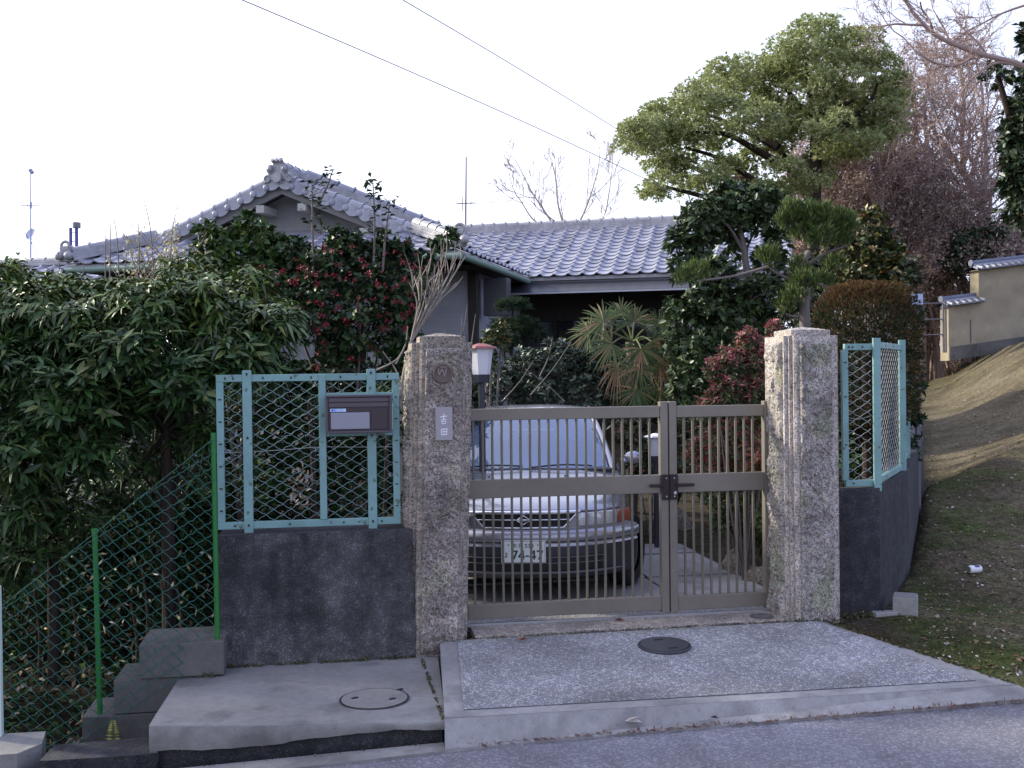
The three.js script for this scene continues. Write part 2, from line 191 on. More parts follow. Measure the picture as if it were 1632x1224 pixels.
{ // concrete apron with a washed pebble surface
  const BL = [-.234, .34], FL = [-.347, 1.72], FR = [3.07, 1.64], BR = [2.427, .36], top = [.185, .115, .062, .195];
  const pl = (a, b, k) => [lerp(a[0], b[0], k), lerp(a[1], b[1], k)];
  const hT = (s, t) => { const k = clamp((t - .35) / 1.36, 0, 1), a = lerp(top[0], top[1], k), b = lerp(top[3], top[2], k), e0 = lerp(BL[0], FL[0], k), e1 = lerp(BR[0], FR[0], k); return lerp(a, b, clamp((s - e0) / (e1 - e0), 0, 1)); };
  const slabRows = []; for (let i = 0; i <= 12; i++) { const r = []; for (let j = 0; j <= 24; j++) { const u = j / 24, v = i / 12, e = pl(pl(BL, FL, v), pl(BR, FR, v), u); r.push(V(e[0], hT(e[0], e[1]), e[1])); } slabRows.push(r); }
  const ap = struct('driveway_apron', [uvBox(sheet(slabRows)), prism([BL, FL, FR, BR], -.25, top.map(h => h - .03)), uvBox(sheet([slabRows.map(r => r[0]), slabRows.map(r => V(r[0].x, r[0].y - .2, r[0].z))])), uvBox(sheet([slabRows.map(r => r[24]), slabRows.map(r => V(r[24].x, r[24].y - .2, r[24].z))])), prism([FL, [-.36, 1.83], [3.12, 1.80], FR], -.25, (s, t) => t > 1.74 ? roadY(s, t) + .018 : hT(s, t) - .002)], M.concPale, SITE);
  tag(ap, 'washed pebble concrete driveway apron with smooth borders in front of the gate');
  const a = [-.12, .36], b = [-.235, 1.62], c = [2.86, 1.555], d = [2.40, .375], g = [];
  const rows = []; for (let i = 0; i <= 40; i++) { const r = []; for (let j = 0; j <= 90; j++) { const u = j / 90, v = i / 40, l = pl(a, b, v), q = pl(d, c, v), e = pl(l, q, u); r.push(V(e[0], hT(e[0], e[1]) + .005, e[1])); } rows.push(r); }
  part(ap, 'pebble_panel', tint(uvBox(sheet(rows)), (x, y, z) => { const n = fbm3(x * 1.4, z * 2.2, 3, 4), tr = Math.exp(-Math.pow((x - .35 - .18 * z + .05 * n) / .16, 2)) + Math.exp(-Math.pow((x - 1.72 - .28 * z + .05 * n) / .17, 2)), st = sstep(.12, .4, fbm3(x * 3 + 7, z * 3, 1, 4)), ed = sstep(.10, .0, z - .38) * (.6 + .6 * noise(x * 6, z * 6, 2)); const k = 1.16 + .5 * n - .13 * tr - .22 * st - .22 * ed; return [k, k * (1 - .01 * st), k * (1 - .05 * st - .08 * ed)]; }), M.agg, SITE);
  ap.updateMatrixWorld(true);
  const cover = thing('manhole_cover', 'small dark iron drain cover set in the pebble apron', 'manhole cover', S(1.19, hT(1.19, .71) + .004, .71), 9.5); cover.rotation.x = .05; cover.updateMatrixWorld(true);
  const disc = (r, h, y = 0) => { const q = new THREE.CylinderGeometry(r, r, h, 40); q.translate(0, h / 2 + y, 0); return q; };
  part(cover, 'lid', disc(.155, .014), M.iron); const rim = new THREE.TorusGeometry(.166, .008, 6, 40); rim.rotateX(PI / 2); rim.translate(0, .006, 0); part(cover, 'rim', rim, M.iron);
  for (const [x, z] of [[-.01, -.10], [.03, .09]]) part(cover, 'lifting_slot', box(x - .03, x + .03, .0145, .017, z - .008, z + .008), M.groove);
}
{ // lower paving slab on the left, undercut at the front
  const P = [[-1.87, .35], [-1.90, 1.47], [-1.1, 1.57], [-.338, 1.675], [-.25, .345]];
  const topY = (s, t) => .088 + .006 * noise(s, t, 2) + .012 * (1 - sstep(-1.9, -1.2, s)) * sstep(.5, 1.5, t);
  const g = [];
  const rows = []; for (let i = 0; i <= 14; i++) { const r = [], v = i / 14; for (let j = 0; j <= 20; j++) { const u = j / 20; const b0 = lerp(-1.87, -1.90, v), b1 = lerp(-.25, -.338, v), s = lerp(b0, b1, u), t = lerp(.35, lerp(1.47, 1.675, u), v); r.push(V(s, topY(s, t), t)); } rows.push(r); }
  g.push(uvBox(sheet(rows)));
  const fr = []; const R = rng(5); for (let k = 0; k <= 3; k++) { const r = []; for (let j = 0; j <= 40; j++) { const u = j / 40, s = lerp(-1.90, -.338, u), t = lerp(1.47, 1.675, u), th = lerp(.135, .045, sstep(.1, .9, u)) + .010 * noise(s * 6, 1, 1) + .004 * noise(s * 17, 2, 1); r.push(V(s, topY(s, t) - [.0, .006, th * .5, th][k], t + [0, .012, .016, .01][k])); } fr.push(r); }
  g.push(uvBox(sheet(fr)));
  const un = []; for (let k = 0; k < 2; k++) { const r = []; for (let j = 0; j <= 40; j++) { const u = j / 40, s = lerp(-1.90, -.338, u), t = lerp(1.47, 1.675, u), th = lerp(.135, .045, sstep(.1, .9, u)) + .010 * noise(s * 6, 1, 1) + .004 * noise(s * 17, 2, 1); r.push(V(s, topY(s, t) - th, t + .01 - k * .05)); } un.push(r); }
  g.push(uvBox(sheet(un)));
  g.push(prism([[-1.87, .35], [-1.90, 1.47], [-1.86, 1.47], [-1.83, .35]], -.1, (s, t) => topY(s, t) - .003));
  const sl = tag(struct('paving_slab', g, M.conc, SITE), 'grey concrete slab in front of the low dark wall, chipped along its front');
  part(sl, 'footing', [prism([[-1.88, 1.3], [-1.88, 1.45], [-.352, 1.645], [-.352, 1.5]], -.4, .05), prism([[-2.44, 1.22], [-2.46, 1.46], [-1.86, 1.49], [-1.86, 1.2]], -.4, (s, t) => -.052 + .012 * noise(s * 7, t * 7, 0))], M.wallBlack, SITE);
  part(sl, 'gutter_edge', prism([[-1.9, 1.60], [-1.8, 1.80], [-.36, 1.83], [-.352, 1.70]], -.4, (s) => roadY(s, 1.8) + .010), M.conc, SITE);
  const cover = thing('manhole_cover', 'round pale concrete drain cover in the lower slab', 'manhole cover', S(-.70, topY(-.7, 1.25) + .002, 1.22), 9.5);
  const ring = (r, w) => { const q = new THREE.RingGeometry(r - w, r + w, 48, 1); q.rotateX(-PI / 2); return q; };
  const lid = new THREE.CylinderGeometry(.188, .188, .008, 48); lid.translate(0, .003, 0); part(cover, 'lid', uvBox(lid), M.conc);
  const gr = ring(.194, .006); gr.translate(0, .0055, 0); part(cover, 'groove', gr, M.groove);
  for (const [x, z] of [[-.11, -.02], [.10, .04], [.155, -.135]]) { const q = new THREE.SphereGeometry(1, 8, 5); q.scale(.026, .006, .014); q.rotateY(.5); q.translate(x, .008, z); part(cover, 'lifting_hole', q, M.groove); }
}
// threshold sill under the gate
{
  const st = tag(struct('threshold', [box(.0, 2.2, .0, .208, .06, .335, .008)], M.graniteTrimOld, SITE), 'long pale granite sill under the gate');
  part(st, 'gate_track', box(-.03, 2.2, .2, .222, .045, .062), M.steel, SITE);
  const c = thing('drain_lid', 'tiny round dark lid at the right end of the gate sill', 'drain lid', S(2.06, .208, .22), 9.5);
  const q = new THREE.CylinderGeometry(.085, .085, .006, 28); q.translate(0, .003, 0); part(c, 'lid', q, M.concDark); const k = new THREE.TorusGeometry(.07, .003, 5, 28); k.rotateX(PI / 2); k.translate(0, .006, 0); part(c, 'ring', k, M.iron);
}
// driveway inside the gate: cast concrete bays with joints
{
  const dr = tag(struct('driveway', box(-.3, 2.25, -.1, .196, -.35, .044), M.aggPlain, SITE), 'pebbled concrete drive behind the gate, laid in square bays');
  for (let i = 0; i < 6; i++) for (let j = 0; j < 4; j++) { const s0 = -.75 + j * .82, z1 = -.36 - i * 1.05, h = .2 + .012 * i; if (j === 3 && i > 2) continue; part(dr, 'concrete_bay', box(s0, s0 + .80, -.1, h, z1 - 1.03, z1, .006), M.concPale, SITE); }
}

// ---------------------------------------------------------------- granite gateposts
function gatepost(label, s0, s1, t0, t1, yb, y1, lean, rough, trim) {
  const t = thing('gatepost', label, 'gatepost', S((s0 + s1) / 2, yb, (t0 + t1) / 2), 9.5);
  const w = s1 - s0, c = .038, k = .026;   // stepped corners
  const plan = [[s0, t1 - c - k], [s0 + k, t1 - c - k], [s0 + k, t1 - c], [s0 + k + c * .6, t1 - c], [s0 + k + c * .6, t1 - .012], [s0 + c + k, t1], [s1 - c - k * .4, t1], [s1 - c - k * .4, t1 - .016], [s1 - c * .5, t1 - .016], [s1 - c * .5, t1 - c], [s1, t1 - c], [s1, t0], [s0, t0]];
  const L = g => { const p = g.attributes.position; for (let i = 0; i < p.count; i++) p.setX(i, p.getX(i) + lean * (p.getY(i) - yb)); g.computeVertexNormals(); return g; };
  part(t, 'shaft', L(prism(plan, yb - .1, y1)), trim, SITE);
  // quarry-faced panels, hewn proud of the dressed margins
  const hewn = (a0, a1, place, seed) => { const nx = 38, ny = 230, rows = []; for (let i = 0; i <= ny; i++) { const r = [], y = lerp(yb + .01, y1 - .035, i / ny); for (let j = 0; j <= nx; j++) { const a = lerp(a0, a1, j / nx), e = Math.min(1, Math.min(j, nx - j) / 2.2, Math.min(i, ny - i) / 2.5); const wv = worley(((a + seed) % 1 + 1) % 1, (y * .5) % 1, 17, 3), wx = worley(((a + seed) % 1 + 1) % 1, (y % 1 + 1) % 1, 44, 5); const h = .008 + .020 * fbm3(a * 9 + seed, y * 9, seed, 4) + .024 * wv[2] * (1 - .7 * wv[0]) + .017 * wx[2] * (1 - .8 * wx[0]) + .006 * noise(a * 70, y * 70, seed); r.push(place(a, y, -.004 + (e > 0 ? e * Math.max(.004, h + .004) : 0))); } rows.push(r); } return tint(uvBox(sheet(rows)), (x, y, z) => { const n = fbm3(x * 5 + seed, y * 5, z * 5, 4), m = sstep(.08, .35, fbm3(x * 3, y * 3 + seed, z * 3, 4)) * .8, st = noise((x + z) * 22, y * .8, seed), k = 1 + .75 * n + .16 * st; return [k * (1 - .22 * m), k * (1 - .12 * m), k * (1 - .32 * m)]; }); };
  part(t, 'hewn_face', L(mergeVertices(stripUv(hewn(s0 + c + k + .014, s1 - c - k * .4 - .010, (a, y, h) => V(a, y, t1 + h), s0 * 7 + 3)))), rough, SITE);
  part(t, 'hewn_face', L(mergeVertices(stripUv(hewn(t0 + .04, t1 - c - k - .02, (a, y, h) => V(s0 - h, y, a), s0 * 5 + 9)))), rough, SITE);
  const cap = prism([[s0 + .05, t0 + .05], [s1 - .05, t0 + .05], [s1 - .05, t1 - .05], [s0 + .05, t1 - .05]], y1 - .01, y1 + .042), rows = [];
  for (let i = 0; i <= 10; i++) { const r = []; for (let j = 0; j <= 10; j++) { const a = lerp(s0 + .055, s1 - .055, j / 10), b = lerp(t0 + .055, t1 - .055, i / 10), e = Math.min(i, 10 - i, j, 10 - j) / 5; r.push(V(a, y1 + .04 + .028 * Math.pow(e, .8) + .006 * noise(a * 30, b * 30, 3), b)); } rows.push(r); }
  part(t, 'cap', [L(cap), L(uvBox(sheet(rows)))], trim, SITE);
  return t;
}
function stripUv(g) { return g; }
const postL = gatepost('weathered brown granite gatepost carrying the name plate and round emblem', -.455, -.055, -.04, .35, .09, 2.16, .032, M.graniteOld, M.graniteTrimOld);
const postR = gatepost('pale granite gatepost on the right beside the blue green mesh fence', 2.215, 2.605, -.05, .35, .15, 2.19, 0, M.granite, M.graniteTrim);
{ // plate and emblem on the left post
  const cv = document.createElement('canvas'); cv.width = 256; cv.height = 480; const x = cv.getContext('2d');
  x.fillStyle = '#a19a9e'; x.fillRect(0, 0, 256, 480); const R = rng(3); for (let i = 0; i < 5000; i++) { x.fillStyle = R() < .5 ? 'rgba(90,84,88,.13)' : 'rgba(214,208,212,.13)'; x.fillRect(R() * 256, R() * 480, 3, 3); }
  x.strokeStyle = '#f4f2f4'; x.lineCap = 'round'; const ln = (w, ...p) => { x.lineWidth = w; x.beginPath(); x.moveTo(p[0], p[1]); for (let i = 2; i < p.length; i += 2) x.lineTo(p[i], p[i + 1]); x.stroke(); };
  ln(11, 72, 142, 172, 128); ln(13, 126, 98, 120, 182); ln(10, 84, 186, 164, 174); ln(9, 92, 206, 100, 244); ln(9, 92, 208, 158, 200, 148, 238); ln(8, 100, 240, 148, 236);
  ln(11, 84, 320, 92, 404); ln(11, 84, 322, 172, 314, 166, 400); ln(9, 128, 320, 130, 396); ln(9, 94, 360, 164, 354); ln(10, 92, 402, 166, 398);
  const tx = new THREE.CanvasTexture(cv); tx.colorSpace = THREE.SRGBColorSpace;
  const pm = [M.paleStone = std({ color: lin(.34, .31, .33), roughness: .6 }), std({ map: tx, roughness: .55 })];
  const dx = .045, b = box(-.295 + dx, -.182 + dx, 1.515, 1.735, .352, .388, .004); part(postL, 'name_plate', b, pm[0], SITE);
  const face = new THREE.PlaneGeometry(.109, .216); face.translate(-.2385 + dx, 1.625, .3895); part(postL, 'name_plate_face', face, pm[1], SITE);
  const e = []; const c = V(-.243 + dx, 1.955, .372); const d = new THREE.CylinderGeometry(.055, .06, .02, 28); d.rotateX(PI / 2); d.translate(c.x, c.y, c.z); e.push(d); const t = new THREE.TorusGeometry(.057, .009, 6, 30); t.translate(c.x, c.y, c.z + .012); e.push(t);
  const bm = std({ color: lin(.15, .105, .095), roughness: .6, metalness: .2 }); const em = part(postL, 'round_emblem', e, bm, SITE);
  const st = []; for (const [x0, y0, x1, y1] of [[-.03, .035, -.024, -.012], [-.024, -.012, -.004, .03], [-.004, .03, .012, -.02], [.012, -.02, .026, .034], [-.022, .042, .03, .04]]) st.push(cyl(V(c.x + x0, c.y + y0, c.z + .014), V(c.x + x1, c.y + y1, c.z + .014), .0055, .0055, 6)); part(em, 'raised_strokes', st, std({ color: lin(.27, .21, .19), roughness: .55 }), SITE);
}
// ---------------------------------------------------------------- the gate: two leaves of slats
function gateLeaf(label, a, b, stileA, stileB, slats, y0, y1, stileTopA, stileTopB) {
  const t = thing('gate_leaf', label, 'gate', S((a + b) / 2, .226, 0), 9.5);
  const i0 = a + (stileA || 0), i1 = b - (stileB || 0);
  if (stileA) part(t, 'stile', box(a, a + stileA, y0 - .012, stileTopA, -.03, .03, .004), M.gate, SITE);
  if (stileB) part(t, 'stile', box(b - stileB, b, y0 - .012, stileTopB, -.03, .03, .004), M.gate, SITE);
  part(t, 'top_rail', box(i0, i1, y1 - .082, y1, -.024, .024, .005), M.gate, SITE);
  part(t, 'middle_rail', box(i0, i1, 1.082, 1.212, -.024, .024, .005), M.gate, SITE);
  part(t, 'bottom_rail', box(i0, i1, y0 + .005, y0 + .108, -.024, .024, .005), M.gate, SITE);
  const up = box(-.0082, .0082, 1.205, y1 - .075, -.009, .009, .003), dn = box(-.0082, .0082, y0 + .1, 1.09, -.009, .009, .003);
  for (const s of slats) for (const g of [up, dn]) { const m = shadow(new THREE.Mesh(g, M.gateSlat)); m.name = 'slat'; const p = S(s, 0, 0); m.position.set(s - (a + b) / 2, -.226, 0); t.add(m); }
  return t;
}
const sl1 = []; for (let i = 0; i < 20; i++) sl1.push(.048 + i * .0668); const sl2 = []; for (let i = 0; i < 9; i++) sl2.push(1.575 + i * .0648);
const leafL = gateLeaf('wide left leaf of the brown metal slat gate, in front of the car', -.035, 1.446, .03, .056, sl1, .238, 1.705, 1.70, 1.735);
const leafR = gateLeaf('narrow right leaf of the brown metal slat gate, by the pale gatepost', 1.455, 2.236, .056, .064, sl2, .232, 1.702, 1.735, 1.728);
part(leafL, 'lock_plate', box(1.392, 1.448, 1.035, 1.215, .03, .048, .003), M.lock, SITE); part(leafL, 'handle', [box(1.30, 1.40, 1.128, 1.150, .046, .066, .006), cyl(V(1.40, 1.139, .03), V(1.40, 1.139, .06), .008)], M.lock, SITE);
part(leafR, 'lock_plate', box(1.453, 1.512, 1.035, 1.215, .03, .048, .003), M.lock, SITE); part(leafR, 'handle', [box(1.505, 1.63, 1.128, 1.150, .046, .066, .006), cyl(V(1.50, 1.139, .03), V(1.50, 1.139, .06), .008)], M.lock, SITE);
part(leafR, 'keyhole', cyl(V(1.488, 1.085, .046), V(1.488, 1.085, .056), .013, .011, 12), M.steel, SITE);
{ const sc = []; for (const s of [1.425, 1.484]) for (const y of [1.06, 1.19]) sc.push(cyl(V(s, y, .047), V(s, y, .051), .005, .005, 8)); sc.forEach((q, i) => part(i < 2 ? leafL : leafR, 'screw', q, M.steel, SITE)); }
{ const h = thing('hinge_post', 'slim brown metal post between the gate and the pale gatepost', 'post', S(2.29, .19, -.075), 9.5); part(h, 'post', box(2.262, 2.318, .15, 1.76, -.10, -.05, .004), M.gate, SITE); for (const y of [.42, 1.55]) part(h, 'hinge', [cyl(V(2.25, y - .05, -.055), V(2.25, y + .05, -.055), .012), box(2.22, 2.27, y - .03, y + .03, -.05, -.044)], M.steel, SITE); }

// ---------------------------------------------------------------- low walls
const wallWearLitFoot = (x, y, z) => { const st = noise(x * 14, y * .9, 2) + .5 * noise(x * 33, y * 1.6, 5), b = fbm3(x * 2.3, y * 2.3, 8, 4), sp = sstep(.42, .05, y + .12 * noise(x * 5, 1, 1)), k = clamp(.95 + .35 * st + 1.1 * b + .75 * sp, .45, 2.2); return [k, k * (1 - .02 * sp), k * (1 - .07 * sp)]; };  // worn streaks and blotches, plus a paler foot painted in as light
{
  const w = thing('low_wall', 'low rough dark concrete wall left of the gatepost, under the mailbox fence', 'wall', S(-1.04, .0, .26), 9.5);
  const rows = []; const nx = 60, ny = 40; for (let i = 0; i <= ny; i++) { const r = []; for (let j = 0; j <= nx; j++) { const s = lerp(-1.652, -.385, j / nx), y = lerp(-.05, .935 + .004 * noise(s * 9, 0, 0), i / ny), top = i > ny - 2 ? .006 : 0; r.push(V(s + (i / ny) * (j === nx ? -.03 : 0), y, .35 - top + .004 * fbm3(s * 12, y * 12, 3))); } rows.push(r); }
  part(w, 'render', tint(uvBox(sheet(rows)), wallWearLitFoot), M.wall, SITE);
  part(w, 'core', [box(-1.648, -.415, -.1, .932, .05, .343)], M.wallBlack, SITE);
  const rr = thing('low_wall', 'dark bent retaining wall right of the gate, curving back up the dirt slope', 'wall', V(2.66, .15, -7.84));
  const g = [], k = WALLR, topy = [1.075, 1.085, 1.10, 1.16, 1.35];
  const off = []; for (let i = 0; i < k.length; i++) { const a = k[Math.max(0, i - 1)], b = k[Math.min(k.length - 1, i + 1)], dx = b[0] - a[0], dd = b[1] - a[1], L = Math.hypot(dx, dd); off.push([k[i][0] - dd / L * .2, k[i][1] + dx / L * .2]); }
  for (let i = 0; i < k.length - 1; i++) g.push(prism([[k[i][0], -k[i][1]], [k[i + 1][0], -k[i + 1][1]], [off[i + 1][0], -off[i + 1][1]], [off[i][0], -off[i][1]]], [-.2, -.1, -.1, -.2], [topy[i], topy[i + 1], topy[i + 1], topy[i]]));
  part(rr, 'wall_face', g.slice(0, 1), M.wallBlack, WORLD); part(rr, 'wall_face', g.slice(1), M.wallBlack, WORLD);
}
// ---------------------------------------------------------------- mesh fences
function wireMesh(w, h, base, topFn, place, rad_, pa, pb, seed, sides = 4, sh = 0) {      // diamonds: two families of bent wires clipped to base..top
  const g = [], R = rng(seed), k = pb / pa;
  for (const sgn of [1, -1]) for (let c = -h - w * k - 2; c < h + w * k + 2; c += pb) {
    let pts = []; const flush = () => { if (pts.length > 1) { const cv = new THREE.CurvePath(); for (let i = 0; i < pts.length - 1; i++) g.push(stick(pts[i], pts[i + 1], rad_, sides)); } pts = []; };
    const st = pa / 4; for (let a = 0; a <= w + 1e-6; a += st) { const b = sh * a + c + sgn * k * a; const lo = base(a), hi = topFn(a); if (b >= lo && b <= hi) { const odd = Math.round(a / st) % 2; pts.push(place(a + (R() - .5) * pa * .06, b + (odd ? sgn * pb * .05 : -sgn * pb * .05) + (R() - .5) * pb * .06, sgn * rad_ * .9 * (odd ? 1 : -1))); } else flush(); }
    flush();
  }
  return mergeGeometries(g);
}
function stick(a, b, r, n = 4, r1 = r) { const d = b.clone().sub(a), L = d.length() || 1e-4; d.divideScalar(L); const u = Math.abs(d.y) < .9 ? V(0, 1, 0) : V(1, 0, 0), x = u.clone().cross(d).normalize(), y = d.clone().cross(x), P = [], N = [], I = []; for (let e = 0; e < 2; e++) for (let i = 0; i < n; i++) { const t = i / n * 2 * PI, q = x.clone().multiplyScalar(Math.cos(t)).addScaledVector(y, Math.sin(t)), c = e ? b : a, rr = e ? r1 : r; P.push(c.x + q.x * rr, c.y + q.y * rr, c.z + q.z * rr); N.push(q.x, q.y, q.z); } for (let i = 0; i < n; i++) { const j = (i + 1) % n; I.push(i, j, n + i, j, n + j, n + i); } const g = new THREE.BufferGeometry(); g.setAttribute('position', new THREE.Float32BufferAttribute(P, 3)); g.setAttribute('normal', new THREE.Float32BufferAttribute(N, 3)); g.setIndex(I); return g; }
const bolts = (t, list, fr) => { for (const [x, y, z, w, h] of list) part(t, 'bolt', box(x - w / 2, x + w / 2, y - h / 2, y + h / 2, z, z + .004), M.bolt, fr); };
{
  const f = thing('mesh_fence_panel', 'turquoise framed wire mesh panel on the low wall, behind the mailbox', 'fence', S(-1.06, .93, .2), 9.5);
  const a = -1.658, b = -.474, y0 = .955, y1 = 1.962, z0 = .185, z1 = .222, w = .046;
  part(f, 'frame_rail', box(a, b, y1 - w, y1, z0, z1, .003), M.teal, SITE); part(f, 'frame_rail', box(a, b, y0, y0 + w, z0, z1, .003), M.teal, SITE);
  part(f, 'frame_upright', box(a, a + w, y0 + w, y1 - w, z0 + .002, z1 - .002, .003), M.teal, SITE); part(f, 'frame_upright', box(b - w, b, y0 + w, y1 - w, z0 + .002, z1 - .002, .003), M.teal, SITE); part(f, 'frame_upright', box(-1.003, -.957, y0 + w, y1 - .004, z0 + .004, z1 + .006, .003), M.teal, SITE);
  for (const s of [-1.462, -.659]) part(f, 'post', [box(s - .029, s + .029, .925, 1.99, z1 + .001, z1 + .012, .003), box(s - .006, s + .006, .925, 1.988, z1 - .05, z1 + .002), box(s - .029, s - .023, .93, 1.985, z1 - .02, z1 + .006), box(s + .023, s + .029, .93, 1.985, z1 - .02, z1 + .006)], M.teal, SITE);
  for (const [ya, yb] of [[1.79, 1.835], [1.548, 1.592]]) part(f, 'mailbox_rail', box(-.957, b - w, ya, yb, z0 + .002, z1 - .001, .003), M.teal, SITE);
  const bl = []; for (const s of [-1.60, -1.55, -1.36, -1.18, -1.05, -.86, -.55]) bl.push([s, y1 - w / 2, z1, .009, .016]); for (let i = 0; i < 6; i++) { bl.push([a + w / 2, y1 - .16 - i * .145, z1 - .002, .02, .009]); bl.push([b - w / 2, y1 - .16 - i * .145, z1 - .002, .018, .007]); } for (const s of [-1.462, -.659]) for (const y of [1.965, 1.55, .98]) bl.push([s, y, z1 + .012, .012, .016]); for (const s of [-1.55, -1.2, -.85, -.6]) bl.push([s, y0 + w / 2, z1, .012, .012]); bolts(f, bl, SITE);
  part(f, 'wire_mesh', wireMesh(b - a - .04, 1, () => y0 + .02, () => y1 - .02, (u, v, o) => V(a + .02 + u, v, .195 + o), .0019, .112, .0705, 4), M.tealWire, SITE);
  part(f, 'tension_wire', tube([V(a + .03, 1.455, .2), V(-1.3, 1.462, .202), V(-1.0, 1.478, .204), V(-.75, 1.472, .2), V(b - .02, 1.468, .2)], .0022, 5), M.wire, SITE);
}
{ // mailbox
  const m = thing('mailbox', 'dark metal mailbox with a silver flap on the turquoise fence', 'mailbox', S(-.745, 1.576, .28), 9.5), a = -.957, b = -.533, y0 = 1.574, y1 = 1.82, z0 = .236, z1 = .345;
  part(m, 'case', box(a, b, y0, y1, z0, z1 - .012, .012), M.boxDark, SITE);
  const w = .013; part(m, 'front_frame', [box(a - .002, b + .002, y1 - w, y1 + .002, z1 - .013, z1 + .004, .004), box(a - .002, b + .002, y0 - .002, y0 + w, z1 - .013, z1 + .004, .004), box(a - .002, a + w, y0 + w, y1 - w, z1 - .013, z1 + .003, .003), box(b - w, b + .002, y0 + w, y1 - w, z1 - .013, z1 + .003, .003)], M.boxFrame, SITE);
  part(m, 'upper_lip', [box(a + w + .004, b - w - .004, 1.775, y1 - w - .003, z1 - .012, z1 - .003, .003), box(a + w + .004, b - w - .004, 1.742, 1.771, z1 - .012, z1 - .006, .003)], M.boxFrame, SITE);
  part(m, 'flap', box(a + .03, -.675, y0 + .024, 1.708, z1 - .012, z1 - .002, .006), M.flap, SITE);
  part(m, 'name_slot', box(-.665, b - .028, y0 + .02, 1.735, z1 - .012, z1 - .005, .003), M.boxDark, SITE);
  part(m, 'sticker', box(a + .028, a + .13, 1.713, 1.733, z1 - .0115, z1 - .004), M.paleBlue, SITE); part(m, 'sticker_mark', [cyl(V(a + .043, 1.723, z1 - .006), V(a + .043, 1.723, z1 - .0025), .008, .008, 14), box(a + .055, a + .06, 1.715, 1.731, z1 - .006, z1 - .0028), box(a + .06, a + .112, 1.7185, 1.7195, z1 - .006, z1 - .0028), box(a + .06, a + .112, 1.7265, 1.7275, z1 - .006, z1 - .0028)], M.blue, SITE);
}
{ // fence on the bent wall
  const f = thing('mesh_fence_panel', 'turquoise framed mesh fence bending back along the right hand wall', 'fence', V(2.66, 1.08, -7.84));
  const k = [V(2.40, 0, -7.87), V(2.655, 0, -7.90), V(3.255, 0, -9.05), V(3.62, 0, -9.95)], w = .046;
  for (let i = 0; i < 3; i++) {
    const a = k[i], b = k[i + 1], L = a.distanceTo(b), m = new THREE.Matrix4().makeRotationY(-Math.atan2(b.z - a.z, b.x - a.x)).setPosition(a.x, 0, a.z), y0 = [1.095, 1.105, 1.13][i], y1 = [2.135, 2.15, 2.16][i];
    part(f, 'frame_rail', box(.02, L - .02, y1 - w, y1, -.018, .018, .003), M.teal, m); part(f, 'frame_rail', box(.02, L - .02, y0, y0 + w, -.018, .018, .003), M.teal, m);
    if (i !== 2) part(f, 'frame_upright', box(.0, w, y0 + w, y1 - w, -.016, .016, .003), M.teal, m);
    part(f, 'wire_mesh', wireMesh(L - .06, 1, () => y0 + .02, () => y1 - .02, (u, v, o) => V(.03 + u, v, -.008 + o), .0022, .112, .0705, 8 + i), M.wire, m);
    part(f, 'tension_wire', tube([V(.03, 1.60, 0), V(L / 2, 1.585, 0), V(L - .03, 1.61, 0)], .0022, 5), M.wire, m);
    bolts(f, [[.05, y1 - .023, .018, .012, .014], [L * .3, y1 - .023, .018, .01, .014], [L * .6, y1 - .023, .018, .01, .014], [L * .3, y0 + .023, .018, .014, .01], [.023, 1.4, .016, .018, .009], [.023, 1.75, .016, .018, .009], [.023, 2.0, .016, .018, .009]], m);
  }
  for (const [i, h] of [[1, 2.175], [2, 2.19], [3, 2.2]]) { const a = k[i]; part(f, 'post', box(a.x - .027, a.x + .027, 1.06, h, a.z + .02, a.z + .05, .003), M.teal, WORLD); }
}
// ---------------------------------------------------------------- green chain-link fence stepping down on the left
{
  const f = thing('chain_link_fence', 'dark green chain-link fence on green posts, stepping down left of the low wall', 'fence', S(-2.0, .1, .5), 9.5), t = .50;
  const tops = a => 1.563 - (a) * .785, bots = a => .20 - a * .585;               // a measured left from the first post
  part(f, 'post', [cyl(V(-1.644, .29, t - .02), V(-1.652, 1.60, t - .02), .016, .016, 10)], M.green, SITE);
  part(f, 'post', [cyl(V(-2.353, -.12, t - .02), V(-2.366, 1.02, t - .02), .016, .016, 10), cyl(V(-2.366, 1.0, t - .02), V(-2.366, 1.025, t - .02), .021, .021, 10)], M.green, SITE);
  part(f, 'wire_mesh', wireMesh(1.5, 1.4, bots, tops, (u, v, o) => V(-1.655 - u, v, t + .068 * sstep(.0, .3, u) + o), .0021, .098, .083, 15, 4, .25), M.greenWire, SITE);
  part(f, 'top_wire', tube([V(-1.65, 1.563, t + .01), V(-2.36, 1.0, t + .04), V(-3.15, .39, t + .06)], .0024, 5), M.greenWire, SITE);
}
